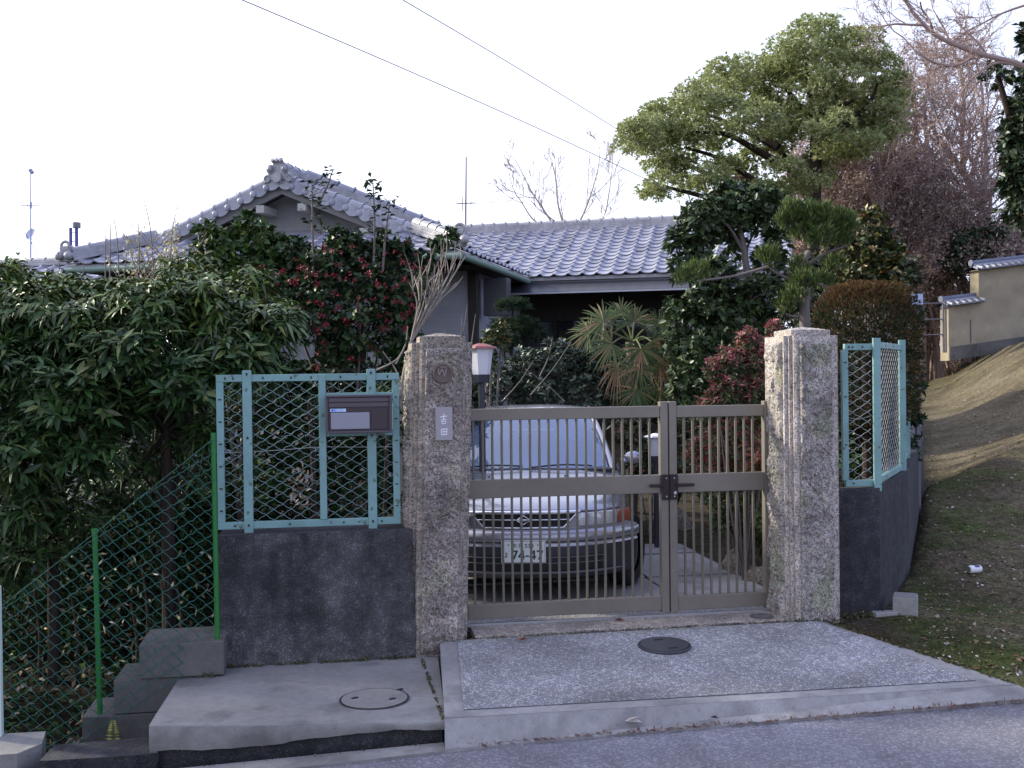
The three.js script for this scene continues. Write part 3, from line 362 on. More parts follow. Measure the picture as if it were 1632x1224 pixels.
{ // stacked concrete blocks under that fence
  for (const [s0, y0, y1, l] of [[-2.106, .098, .31, 'topmost of the three grey concrete blocks stacked under the green fence'], [-2.262, -.115, .094, 'middle one of the three grey concrete blocks under the green fence'], [-2.45, -.33, -.119, 'lowest of the three grey concrete blocks under the green fence, behind the fern']]) { const o = struct('concrete_block', box(s0, -1.60 - (y0 < 0 ? .1 : 0), y0, y1, .12, .545 - (y0 < .05 ? .02 : 0), .007), M.concDark, SITE); delete o.userData.kind; tag(o, l, 'concrete block', 'stacked blocks under the green fence'); }
  const b = struct('concrete_block', prism([[-2.6, .20], [-2.6, .66], [-1.9, .80], [-1.9, .20]], -.5, (s, t) => -.345 + .01 * noise(s * 9, t * 9, 2)), M.concDark, SITE); delete b.userData.kind; tag(b, 'rough footing under the stacked concrete blocks at the lower left', 'footing');
  const kb = struct('kerb_block', prism([[-3.6, 1.02], [-3.6, 1.36], [-2.60, 1.34], [-2.50, 1.24], [-2.53, 1.04]], -.5, (s, t) => -.03 - .02 * sstep(1.2, 1.36, t) + .006 * noise(s * 8, t * 8, 3)), M.conc, SITE); delete kb.userData.kind; tag(kb, 'broken pale kerb block in the bottom left corner', 'kerb block');
  const k2 = struct('kerb_block', prism([[-3.6, 1.37], [-3.6, 1.56], [-2.52, 1.56], [-2.46, 1.44], [-2.55, 1.36]], -.5, (s, t) => -.13 + .01 * noise(s * 8, t * 8, 3)), M.conc, SITE); delete k2.userData.kind; tag(k2, 'lower kerb course in front of the broken kerb block', 'kerb block');
  const p = thing('white_post', 'pale painted post cut by the left edge, on the kerb', 'post', S(-2.80, -.03, 1.06), 9.5);
  part(p, 'post', box(-2.86, -2.752, -.05, .80, 1.03, 1.08, .006), M.paleGreen, SITE); for (const y of [.06, .16]) part(p, 'bolt', cyl(V(-2.775, y, 1.079), V(-2.775, y, 1.087), .012, .012, 10), M.bolt, SITE);
}
{ // small loose things on the ground
  const c = at(1443, 964, 7.82), o = thing('cube_block', 'small pale concrete cube on the moss at the foot of the right wall', 'concrete block', V(c.x, .12, c.z), -22); const g = box(-.085, .085, .0, .185, -.085, .085, .008); part(o, 'block', g, M.concPale); part(o, 'top_crust', box(-.08, .08, .183, .192, -.08, .08, .004), M.conc);
  const fl = thing('flat_stone', 'thin pale stone flake beside the concrete cube', 'stone', V(c.x - .17, .185, c.z + .06), 10); part(fl, 'stone', box(-.09, .09, -.02, .022, -.04, .04, .012), M.concPale);
  const q = at(1553, 903, 8.9); q.y = G(q.x, q.z) + .03; const can = thing('drink_can', 'crushed white and blue drink can lying on the dirt slope', 'can', q, 18);
  const body = new THREE.LatheGeometry([[.0, -.06], [.025, -.06], [.03, -.052], [.033, -.042], [.033, .042], [.03, .05], [.026, .058], [.0, .056]].map(p => new THREE.Vector2(p[0], p[1])), 20); body.rotateZ(PI / 2); part(can, 'body', body, M.white); const band = new THREE.CylinderGeometry(.0335, .0335, .05, 20, 1, true, 0, 2.6); band.rotateZ(PI / 2); band.rotateX(-.6); band.translate(.012, 0, 0); part(can, 'print_band', band, std({ color: lin(.06, .06, .16), roughness: .4 })); const lidc = new THREE.CylinderGeometry(.024, .024, .003, 18); lidc.rotateZ(PI / 2); lidc.translate(-.058, 0, 0); part(can, 'lid', lidc, M.steel);
}

// ---------------------------------------------------------------- the tiled house
const PITCH = .42, SA = Math.atan(PITCH);
const tileTop = t => .034 * Math.exp(-Math.pow((t - .84) / .115, 2)) + .006 * Math.exp(-Math.pow((t + .02) / .1, 2)) - .013 * Math.sin(PI * clamp(t / .72, 0, 1));
function tileGeo(w = .265, L = .27, seed = 0) {       // x across, y off the slope, -z up the slope
  const n = 10, rows = [[0, .003, -.02], [0, .0, -.004], [.002, 0, .0], [L, 0, -.022]].map(([v, o, dy], k) => { const r = []; for (let j = 0; j <= n; j++) { const t = j / n * 1.04 - .02; r.push(V(t * w, .026 + tileTop(t) + dy, -v + (k < 2 ? -.002 * (1 - k) : 0))); } return r; });
  return uvBox(sheet(rows.reverse()));
}
const tileVar = [tileGeo(), tileGeo(), tileGeo()], tileMats = [M.roofTile, M.roofTile, M.roofTile2, M.roofTile3];
const slopeM = (x, y, z, turn) => new THREE.Matrix4().makeTranslation(x, y, z).multiply(new THREE.Matrix4().makeRotationY(turn)).multiply(new THREE.Matrix4().makeRotationX(SA));
function layTiles(parent, x0, y0, z0, turn, cols, rows, opt = {}) {          // eave corner, then columns along the eave and rows up the slope
  const base = slopeM(x0, y0, z0, turn), loose = [], R = rng(opt.seed || 1);
  for (let r = 0; r < rows; r++) for (let c = opt.c0 || 0; c < cols; c++) {
    if (opt.keep && !opt.keep(c, r)) continue;
    const m = base.clone().multiply(new THREE.Matrix4().makeTranslation(c * .265, r * .006 * 0 + (R() - .5) * .007, -r * .235 + (R() - .5) * .012)).multiply(new THREE.Matrix4().makeRotationY((R() - .5) * .03));
    if (!opt.single || opt.single(c, r)) { const k = shadow(new THREE.Mesh(tileVar[(c * 7 + r * 3) % 3], tileMats[R() * 4 | 0])); k.name = 'roof_tile'; parent.add(k); m.decompose(k.position, k.quaternion, k.scale); }
    else loose.push(tileVar[0].clone().applyMatrix4(m));
  }
  if (loose.length) { const k = shadow(new THREE.Mesh(mergeGeometries(loose), M.roofTile)); k.name = 'roof_tiles_beyond'; k.userData.kind = 'stuff'; parent.add(k); }
}
// a ridge: layers of flat tiles with round caps laid one by one, from a to b (house frame)
function ridge(parent, a, b, wide, layers, capR, cap = .27, capMat = M.ridge, knob = true) {
  const L = a.distanceTo(b), X = b.clone().sub(a).normalize(), Z = X.clone().cross(V(0, 1, 0)).normalize(), Y = Z.clone().cross(X), m = new THREE.Matrix4().makeBasis(X, Y, Z).setPosition(a), g = [];
  for (let i = 0; i < layers; i++) { const w = wide * (1 - .13 * i) / 2; g.push(box(-.03, L + .03, i * .042 - .03, i * .042 + .012, -w, w, .006)); g.push(box(-.01, L + .01, i * .042 + .0, i * .042 + .03, -w * .86, w * .86)); }
  const p = new THREE.Mesh(merge(g), M.ridge); shadow(p); p.name = 'ridge_course'; p.applyMatrix4(m); parent.add(p);
  const prof = [[0, capR * .96], [cap - .05, capR], [cap - .045, capR * 1.12], [cap, capR * 1.12]].map(q => q), rows = prof.map(([x, r]) => { const o = []; for (let j = 0; j <= 10; j++) { const t = j / 10 * PI; o.push(V(x, Math.sin(t) * r, Math.cos(t) * r)); } return o; });
  const cg = uvBox(sheet(rows)), gg = knob ? merge([cg, (() => { const s = new THREE.SphereGeometry(.018, 6, 4); s.translate(cap * .9, capR * 1.15, 0); return s; })()]) : cg;
  const n = Math.floor(L / cap); for (let i = 0; i < n; i++) { const k = shadow(new THREE.Mesh(gg, capMat)); k.name = 'ridge_tile'; k.position.set(i * L / n, layers * .042 - .012, 0); p.add(k); }
  return p;
}
const house = thing('tiled_house', 'old house with lavender grey tiled roofs and a gable, behind the garden', 'house', V(-.73, .55, -15.5), -13);
const hPart = (name, g, m, parent = house) => part(parent, name, g, m, HOUSE);
const EY = 3.72, LX = -6.35, RXm = LX / 2, APEX = EY + PITCH * -RXm;       // eaves, left corner, ridge line of the gabled wing
{
  // decks under the tiles
  const deck = (pts) => { const g = new THREE.BufferGeometry(), P = []; for (const t of THREE.ShapeUtils.triangulateShape(pts.map(p => new THREE.Vector2(p.x, p.z)), [])) for (const k of t) P.push(pts[k].x, pts[k].y, pts[k].z); g.setAttribute('position', new THREE.Float32BufferAttribute(P, 3)); g.computeVertexNormals(); return uvBox(g); };
  const thick = pts => { const up = deck(pts), dn = deck(pts.map(p => V(p.x, p.y - .06, p.z))), s = []; for (let i = 0; i < pts.length; i++) { const a = pts[i], b = pts[(i + 1) % pts.length]; s.push(sheet([[a, b], [V(a.x, a.y - .06, a.z), V(b.x, b.y - .06, b.z)]])); } return merge([up, dn, ...s.map(q => uvBox(q))]); };
  const MZ = -4.72, ZB = -9;                                     // front eave of the long wing
  const right = part(house, 'side_roof', thick([V(0, EY, 0), V(-.9, EY + .9 * PITCH, -.9), V(RXm, APEX, -.9), V(RXm, APEX, ZB), V(-3, EY + 3 * PITCH, MZ - 3), V(0, EY, MZ)]), M.ridge, HOUSE);
  part(house, 'far_side_roof', thick([V(LX, EY, 0), V(LX + .9, EY + .9 * PITCH, -.9), V(RXm, APEX, -.9), V(RXm, APEX, ZB), V(LX, EY, ZB)]), M.ridge, HOUSE);
  const skirt = part(house, 'skirt_roof', thick([V(LX, EY, 0), V(0, EY, 0), V(-1.5, EY + 1.5 * PITCH, -1.5), V(LX + 1.5, EY + 1.5 * PITCH, -1.5)]), M.ridge, HOUSE);
  const mainR = part(house, 'main_roof', thick([V(0, EY, MZ), V(4.75, EY, MZ), V(4.75, EY + 3 * PITCH, MZ - 3), V(-3, EY + 3 * PITCH, MZ - 3)]), M.ridge, HOUSE);
  part(house, 'rear_roof', thick([V(-3, EY + 3 * PITCH, MZ - 3), V(4.75, EY + 3 * PITCH, MZ - 3), V(4.75, EY, MZ - 6), V(-3, EY, MZ - 6)]), M.ridge, HOUSE);
  // tile groups: parts whose origin is the house frame
  const grp = (p) => { const g = p; return g; };
  const inHouse = new THREE.Matrix4().makeTranslation(0, -.55, 0);
  const lay = (roof, x, y, z, turn, c, r, o) => layTiles(roof, x, y - .55, z, turn, c, r, o);
  lay(mainR, -3.18, EY + .01, MZ + .05, 0, 40, 14, { keep: (c, r) => -3.18 + c * .265 > -(r * .235 * Math.cos(SA)) - .1 && -3.18 + (c + 1) * .265 < 4.8, single: (c, r) => -3.18 + c * .265 < 2.75, seed: 4 });
  lay(skirt, LX, EY + .01, .05, 0, 24, 6, { keep: (c, r) => { const x = c * .265, i = r * .235 * Math.cos(SA); return x > i - .12 && x + .265 < -LX - i + .12 && r < 5; }, single: (c, r) => c < 8, seed: 6 });
  lay(right, .05, EY + .01, .0, PI / 2, 18, 14, { keep: (c, r) => { const z = c * .265, i = r * .235 * Math.cos(SA); return z > Math.min(i, .95) - .1 && z < 4.75 + i; }, single: (c, r) => r < 1, seed: 8 });
  // barges, gable wall
  const gz = -1.42, gw = [V(LX + 1.15, EY + 1.15 * PITCH - .12, gz), V(-1.15, EY + 1.15 * PITCH - .12, gz), V(RXm, APEX - .1, gz)];
  const gg = new THREE.BufferGeometry(); gg.setAttribute('position', new THREE.Float32BufferAttribute(gw.flatMap(v => [v.x, v.y, v.z]), 3)); gg.computeVertexNormals(); hPart('gable_wall', [uvBox(gg), uvBox(gg.clone().translate(0, 0, -.1))], M.stucco);
  for (const sgn of [1, -1]) {
    const a = V(RXm, APEX - .02, -.93), e = V(RXm + sgn * (-RXm - .95), EY + .95 * PITCH - .02, -.93);
    const bb = []; bb.push(uvBox(sheet([[a, e], [V(a.x, a.y - .20, a.z), V(e.x, e.y - .20, e.z)], [V(a.x, a.y - .20, a.z - .05), V(e.x, e.y - .20, e.z - .05)], [V(a.x, a.y, a.z - .05), V(e.x, e.y, e.z - .05)]]))); hPart('barge_board', bb, std({ color: lin(.19, .19, .19), roughness: .8 }));
    for (const k of [.16, .62]) { const p = a.clone().lerp(e, k); hPart('purlin_end', box(p.x - .07, p.x + .07, p.y - .34, p.y - .22, -1.42, -.90, .006), std({ color: lin(.42, .41, .38), roughness: .8 })); }
    // verge tiles: round cap, hanging scalloped skirt and disc
    const L = a.distanceTo(e), X = e.clone().sub(a).normalize(), Y = V(-X.y, X.x, 0).multiplyScalar(sgn), n = Math.round(L / .25), st = L / n;
    const rows = [[0, .07], [st - .03, .076], [st - .028, .086], [st + .01, .086]].map(([u, r]) => { const o = []; for (let j = 0; j <= 10; j++) { const t = j / 10 * PI * 1.1 - .15; o.push(V(u, Math.sin(t) * r + .05, Math.cos(t) * r)); } return o; });
    const sk = []; for (let k = 0; k <= 1; k++) { const o = []; for (let j = 0; j <= 10; j++) { const u = j / 10 * st; o.push(V(u, k ? .04 : -.075 - .05 * Math.sin(j / 10 * PI), .075 + .012 * Math.sin(j / 10 * PI))); } sk.push(o); }
    const d = new THREE.SphereGeometry(.052, 10, 7); d.scale(1, 1, .45); d.translate(st * .04, -.035, .09);
    const tg = merge([uvBox(sheet(rows)), uvBox(sheet(sk)), d]);
    const vr = new THREE.Group(); vr.name = 'verge'; house.add(vr);
    const m0 = new THREE.Matrix4().makeBasis(X, Y, V(0, 0, 1));
    for (let i = 0; i < n; i++) { const p = a.clone().lerp(e, i / n); const k = shadow(new THREE.Mesh(tg, [M.roofTile3, M.roofTile, M.roofTile3][i % 3])); k.name = 'verge_tile'; const mm = m0.clone().setPosition(p.x, p.y + .02 - .55, p.z); mm.decompose(k.position, k.quaternion, k.scale); vr.add(k); }
    // descending ridge behind the verge, then the corner hip
    const rg = new THREE.Group(); rg.name = 'descending_ridge'; rg.position.y = -.55; house.add(rg);
    ridge(rg, V(RXm + sgn * .15, APEX + .03, -1.45), V(RXm + sgn * (-RXm - .80), EY + .80 * PITCH + .07, -1.45), .30, 4, .075, .29, M.roofTile);
    const hp = new THREE.Group(); hp.name = 'hip_ridge'; hp.position.y = -.55; house.add(hp);
    ridge(hp, V(RXm + sgn * (-RXm - .98), EY + .98 * PITCH + .05, -.98), V(RXm + sgn * (-RXm - .06), EY + .10, -.06), .26, 3, .075, .27, M.ridge);
    const c = V(RXm + sgn * (-RXm + .02), EY + .10, .04), on = []; on.push(box(c.x - .10, c.x + .10, c.y - .05, c.y + .20, c.z - .05, c.z + .03, .02)); for (const q of [-1, 1]) { const s = new THREE.SphereGeometry(.07, 10, 7); s.translate(c.x + q * .08, c.y + .04, c.z + .05); on.push(s); } const t = new THREE.TorusGeometry(.07, .025, 6, 14); t.translate(c.x, c.y + .20, c.z + .01); on.push(t); hPart('corner_ornament', on, M.ridge);
  }
  { // ridge of the gabled wing and its demon-tile end
    const rg = new THREE.Group(); rg.name = 'top_ridge'; rg.position.y = -.55; house.add(rg); ridge(rg, V(RXm, APEX + .05, -.95), V(RXm, APEX + .05, -8.9), .32, 4, .09, .28, M.roofTile);
    const c = V(0, 0, 0), on = []; const sh = new THREE.Shape(); sh.moveTo(-.30, -.10); sh.quadraticCurveTo(-.24, .05, -.16, .12); sh.quadraticCurveTo(-.14, .26, 0, .30); sh.quadraticCurveTo(.14, .26, .16, .12); sh.quadraticCurveTo(.24, .05, .30, -.10); sh.lineTo(.12, -.04); sh.lineTo(-.12, -.04); sh.closePath(); const e = new THREE.ExtrudeGeometry(sh, { depth: .07, bevelEnabled: true, bevelSize: .015, bevelThickness: .015, bevelSegments: 2 }); e.translate(c.x, c.y, c.z - .04); on.push(e);
    for (const q of [-1, 1]) { const s = new THREE.SphereGeometry(.06, 12, 8); s.translate(c.x + q * .16, c.y + .15, c.z + .07); on.push(s); const t = new THREE.TorusGeometry(.075, .018, 6, 16); t.translate(c.x + q * .16, c.y + .15, c.z + .05); on.push(t); const t2 = new THREE.TorusGeometry(.06, .022, 6, 14); t2.translate(c.x + q * .24, c.y - .03, c.z + .04); on.push(t2); }
    const k = new THREE.CylinderGeometry(.10, .10, .05, 16); k.rotateX(PI / 2); k.translate(c.x, c.y - .02, c.z + .09); on.push(k); for (const q of [-.08, 0, .08]) on.push(cyl(V(c.x + q, c.y + .27, c.z), V(c.x + q * 1.2, c.y + .33, c.z + .1), .035, .04, 10));
    hPart('ridge_end_ornament', on.map(g => { g = uvBox(g.index ? g.toNonIndexed() : g); g.scale(.78, .8, .9); g.translate(RXm, APEX + .03, -.86); return g; }), M.ridge);
    const r2 = new THREE.Group(); r2.name = 'main_ridge'; r2.position.y = -.55; house.add(r2); ridge(r2, V(-2.9, EY + 3 * PITCH - .02, MZ - 3), V(4.8, EY + 3 * PITCH - .02, MZ - 3), .34, 4, .07, .25, M.ridge);
  }
  // walls, eaves, gutters, the metal pent roof
  hPart('wing_wall', [box(LX + .7, -.36, .4, EY - .02, -8, -2.0)], M.brickGrey);
  const bricks = []; for (let r = 0; r < 18; r++) bricks.push(box(-1.8, -.36, 2.2 + r * .075, 2.203 + r * .075, -1.999, -1.992)); hPart('wall_joints', bricks, std({ color: lin(.25, .26, .3) }), house);
  hPart('corner_post', box(-.42, -.28, .4, EY - .05, -2.12, -1.96), M.darkWood);
  hPart('eave_soffit', [box(LX + .1, -.06, EY - .10, EY - .062, -2.1, -.02), box(-1.2, -.05, EY - .10, EY - .062, MZ, -.1)], M.darkWood);
  hPart('gutter', [cyl(V(.06, EY - .09, .02), V(.06, EY - .09, MZ + .3), .05, .05, 10), cyl(V(LX, EY - .09, .08), V(.06, EY - .09, .08), .05, .05, 10)], M.copper);
  hPart('pent_roof', [uvBox(sheet([[V(-.8, EY - .06, MZ - .12), V(4.6, EY - .06, MZ - .12)], [V(-.8, EY - .30, MZ + .48), V(4.6, EY - .30, MZ + .48)], [V(-.8, EY - .33, MZ + .48), V(4.6, EY - .33, MZ + .48)], [V(-.8, EY - .12, MZ - .12), V(4.6, EY - .12, MZ - .12)]])), box(-.3, 4.6, EY - .12, EY - .075, MZ - .05, MZ - .01)], M.fascia);
  hPart('pent_gutter', [box(-.8, 4.6, EY - .345, EY - .315, MZ + .482, MZ + .52, .004)], M.gutter);
  hPart('main_wall', [box(-.4, 4.4, .4, 1.4, -5.75, -5.6), box(-.4, 4.4, 2.95, EY - .1, -5.75, -5.6)], M.darkWood);
  for (let i = 0; i < 4; i++) { const x = -.3 + i * 1.17; hPart('window', box(x + .03, x + 1.17, 1.4, 2.95, -5.72, -5.69), M.glassDark); hPart('window_frame', [box(x - .03, x + .03, 1.4, 2.95, -5.74, -5.64), box(x + .57, x + .63, 1.4, 2.95, -5.715, -5.66), box(x + .03, x + 1.17, 2.1, 2.14, -5.712, -5.67)], M.darkWood); }
  hPart('shutter_case', box(-.25, .15, 2.9, EY - .2, -2.6, -2.3, .01), M.fascia);
}
{ // lower roof at the far left
  const n = thing('tiled_outhouse', 'low tiled roof of an outbuilding beyond the hedge on the far left', 'outbuilding', Hs(-9, .3, -1), -13);
  const Z0 = -.6, y = 3.3; part(n, 'wall', box(-13, -6.9, .2, y - .05, -3.4, -1.2), M.stucco, HOUSE);
  const rf = part(n, 'roof', [uvBox(sheet([[V(-13.6, y, Z0), V(-6.7, y, Z0)], [V(-13.6, y + 1.62 * PITCH, Z0 - 1.62), V(-6.7, y + 1.62 * PITCH, Z0 - 1.62)], [V(-13.6, y, Z0 - 3.3), V(-6.7, y, Z0 - 3.3)]])), box(-13.5, -6.8, y - .06, y - .02, -3.8, -.7)], M.ridge, HOUSE);
  const ng = new THREE.Group(); n.updateMatrixWorld(true); const mm = n.matrixWorld.clone().invert().multiply(HOUSE); mm.decompose(rf.position, rf.quaternion, rf.scale); rf.geometry.applyMatrix4(mm.clone().invert());
  layTiles(rf, -13.6, y + .01, Z0 + .04, 0, 26, 8, { seed: 12, single: () => true });
  ridge(rf, V(-13.6, y + 1.62 * PITCH + .03, Z0 - 1.62), V(-6.7, y + 1.62 * PITCH + .03, Z0 - 1.62), .3, 2, .06, .27, M.ridge, false);
}
{ // twin flue pipes
  const f = thing('flue_pipes', 'pair of dark blue flue pipes with one cap, rising beyond the roof corner', 'flue', at(118, 470, 18)), b = at(118, 412, 18);
  const a0 = at(112.5, 440, 18), a1 = at(112.5, 363, 18), c0 = at(122, 440, 18), c1 = at(122, 363, 18);
  part(f, 'pipe', cyl(a0.setY(3), a1, .026, .026, 12), M.flue, WORLD); part(f, 'pipe', cyl(c0.setY(3), c1, .028, .028, 12), M.flue, WORLD);
  const t = at(122, 359, 18); part(f, 'cap', cyl(V(t.x, t.y - .045, t.z), V(t.x, t.y + .045, t.z), .065, .065, 16), M.flueCap, WORLD);
  for (const py of [371, 385]) part(f, 'clamp', cyl(at(112, py, 18), at(122, py, 18), .006, .006, 6), M.flue, WORLD);
}
function antenna(name, label, top, bottom, mat, arms, dishAt) {
  const t = thing(name, label, 'antenna', bottom); part(t, 'mast', cyl(bottom, top, .02, .014, 8), mat, WORLD);
  arms.forEach(([a, b, r, n]) => part(t, n, cyl(a, b, r, r, 5), mat, WORLD));
  if (dishAt) { const g = new THREE.SphereGeometry(.17, 18, 8, 0, 2 * PI, 0, .9); g.scale(1.15, .5, 1.15); g.rotateX(-PI / 2 - .3); g.rotateY(-.35); g.translate(dishAt.x, dishAt.y, dishAt.z); part(t, 'dish', g, M.dish, WORLD); part(t, 'feed_arm', cyl(dishAt.clone().add(V(0, -.12, .05)), dishAt.clone().add(V(.03, -.02, .3)), .008, .008, 5), mat, WORLD); }
  return t;
}
{ const d = 23.5, p = (x, y, dd = 0) => at(x, y, d + dd); antenna('roof_antenna', 'thin television antenna mast on the house ridge, against the sky', p(743, 250), p(742, 364), M.mast, [[p(712, 325, .5), p(788, 323, -.5), .007, 'boom'], [p(729, 324.5), p(758, 323.5), .012, 'boom'], [p(737, 314), p(737, 336), .009, 'element'], [p(743, 320, -.4), p(743, 327, .4), .008, 'element'], [p(751, 322, -.4), p(750, 326, .4), .008, 'element'], [p(729, 324, -.35), p(730, 325, .35), .007, 'element']]); }
{ const d = 26, p = (x, y, dd = 0) => at(x, y, d + dd); antenna('roof_antenna', 'pale antenna mast carrying a satellite dish at the far left', p(49, 271), p(49, 418), M.mastPale, [[p(33, 327.5), p(64, 327), .010, 'boom'], [p(43, 326, -.3), p(44, 328, .3), .01, 'element'], [p(49, 322), p(49, 332), .03, 'clamp'], [p(48, 270), p(52, 276), .05, 'mast_head'], [p(50, 385), p(61, 415), .008, 'stay']], p(46.5, 372)); }
// power lines
const line = (label, a, b, sag, r) => { const pts = []; for (let i = 0; i <= 24; i++) { const t = i / 24, p = a.clone().lerp(b, t); p.y -= sag * 4 * t * (1 - t); pts.push(p); } const g = tube(pts, r, 5, 48); const o = thing('power_line', label, 'power line', a.clone(), 0, 'overhead power lines'); part(o, 'cable', g, M.cable, WORLD); };
line('long overhead cable from the top left of centre sagging down to the garden trees', at(300, -36, 13), at(1110, 326, 27), -.10, .0075);
line('shorter overhead cable above the ridge running down to the camphor tree', at(560, -48, 14), at(1075, 265, 30), -.06, .0075);
// sign post and small rail by the slope
{ const d = 11.2, x = at(1462, 600, d).x, z = -d; const t = thing('marker_post', 'slim dark post with a small blue white board behind the right fence', 'post', V(x, 1.0, z)); part(t, 'post', box(x - .022, x + .022, .2, at(1462, 484, d).y, z - .022, z + .022, .003), M.mast, WORLD); part(t, 'board', box(x - .06, x + .055, at(1462, 486, d).y, at(1462, 469, d).y, z - .01, z + .03, .004), std({ color: lin(.40, .48, .72), roughness: .4 }), WORLD); const ws = x - .10; part(t, 'backing_post', box(ws, ws + .055, .3, at(1452, 500, d).y, z + .0, z + .04), std({ color: lin(.30, .29, .30), roughness: .8 }), WORLD); }
{ const d = 27, t = thing('pipe_rail', 'small dark metal rail frame by the end of the tan wall', 'railing', at(1504, 556, d)); const p = (x, y) => at(x, y, d); part(t, 'upright', cyl(p(1504, 562), p(1503, 476), .035, .035, 8), M.mast, WORLD); part(t, 'upright', cyl(p(1508, 562), p(1507.5, 480), .02, .02, 8), M.mast, WORLD); for (const y of [483, 508.5, 533]) part(t, 'rail', cyl(p(1466, y + 1), p(1505, y), .018, .018, 6), M.mast, WORLD); }
{ // stepped tan wall with tiled coping
  const w = thing('coped_wall', 'tan plastered wall in two steps with a tiled coping, at the top of the slope', 'wall', V(16, 2.7, -37)), F = frame(15.75, -37.2, 18);
  const shear = new THREE.Matrix4().set(1, 0, 0, 0, .115, 1, 0, 0, 0, 0, 1, 0, 0, 0, 0, 1), FS = F.clone().multiply(shear);
  const seg = (x0, x1, y0, y1) => {
    part(w, 'plaster', box(x0, x1, y0, y1, -.42, .0), M.tan, FS); part(w, 'base_course', box(x0 + .01, x1, y0, 2.76, .004, .05, .01), M.concDark, FS);
    const c = []; for (const q of [-.21]) { c.push(uvBox(sheet([[V(x0 - .12, y1 + .02, .20), V(x1 + .1, y1 + .02, .20)], [V(x0 - .12, y1 + .20, q), V(x1 + .1, y1 + .20, q)], [V(x0 - .12, y1 + .02, -.62), V(x1 + .1, y1 + .02, -.62)], [V(x0 - .12, y1 - .02, -.62), V(x1 + .1, y1 - .02, -.62)], [V(x0 - .12, y1 - .02, .2), V(x1 + .1, y1 - .02, .2)], [V(x0 - .12, y1 + .02, .20), V(x1 + .1, y1 + .02, .20)]]))); }
    const cp = part(w, 'coping', c, M.tanTile, FS);
    part(cp, 'ridge_roll', [cyl(V(x0 - .14, y1 + .27, -.21), V(x1 + .1, y1 + .27, -.21), .075, .075, 10), box(x0 - .1, x1 + .1, y1 + .12, y1 + .24, -.30, -.12)], M.tanTile, FS); part(cp, 'ridge_roll', cyl(V(x0 - .1, y1 + .165, -.1), V(x1 + .1, y1 + .165, -.1), .045, .045, 8), M.tanTileLight, FS);
    for (let x = x0 - .02; x < x1 + .1; x += .27) part(cp, 'eave_tile', cyl(V(x, y1 + .145, -.08), V(x, y1 + .045, .24), .05, .055, 8), M.tanTileLight, FS);
    part(cp, 'end_tile', [cyl(V(x0 - .16, y1 + .27, -.21), V(x0 - .11, y1 + .27, -.21), .11, .11, 12), cyl(V(x0 - .14, y1 + .12, -.05), V(x0 - .14, y1 + .03, .16), .045, .05, 8)], M.tanTile, FS);
  };
  seg(-.85, .42, 2.3, 4.17); seg(.42, 9, 2.3, 5.28);
  part(w, 'cable_conduit', cyl(V(.06, 2.8, .015), V(.06, 3.6, .015), .02, .02, 6), M.mast, FS);
}

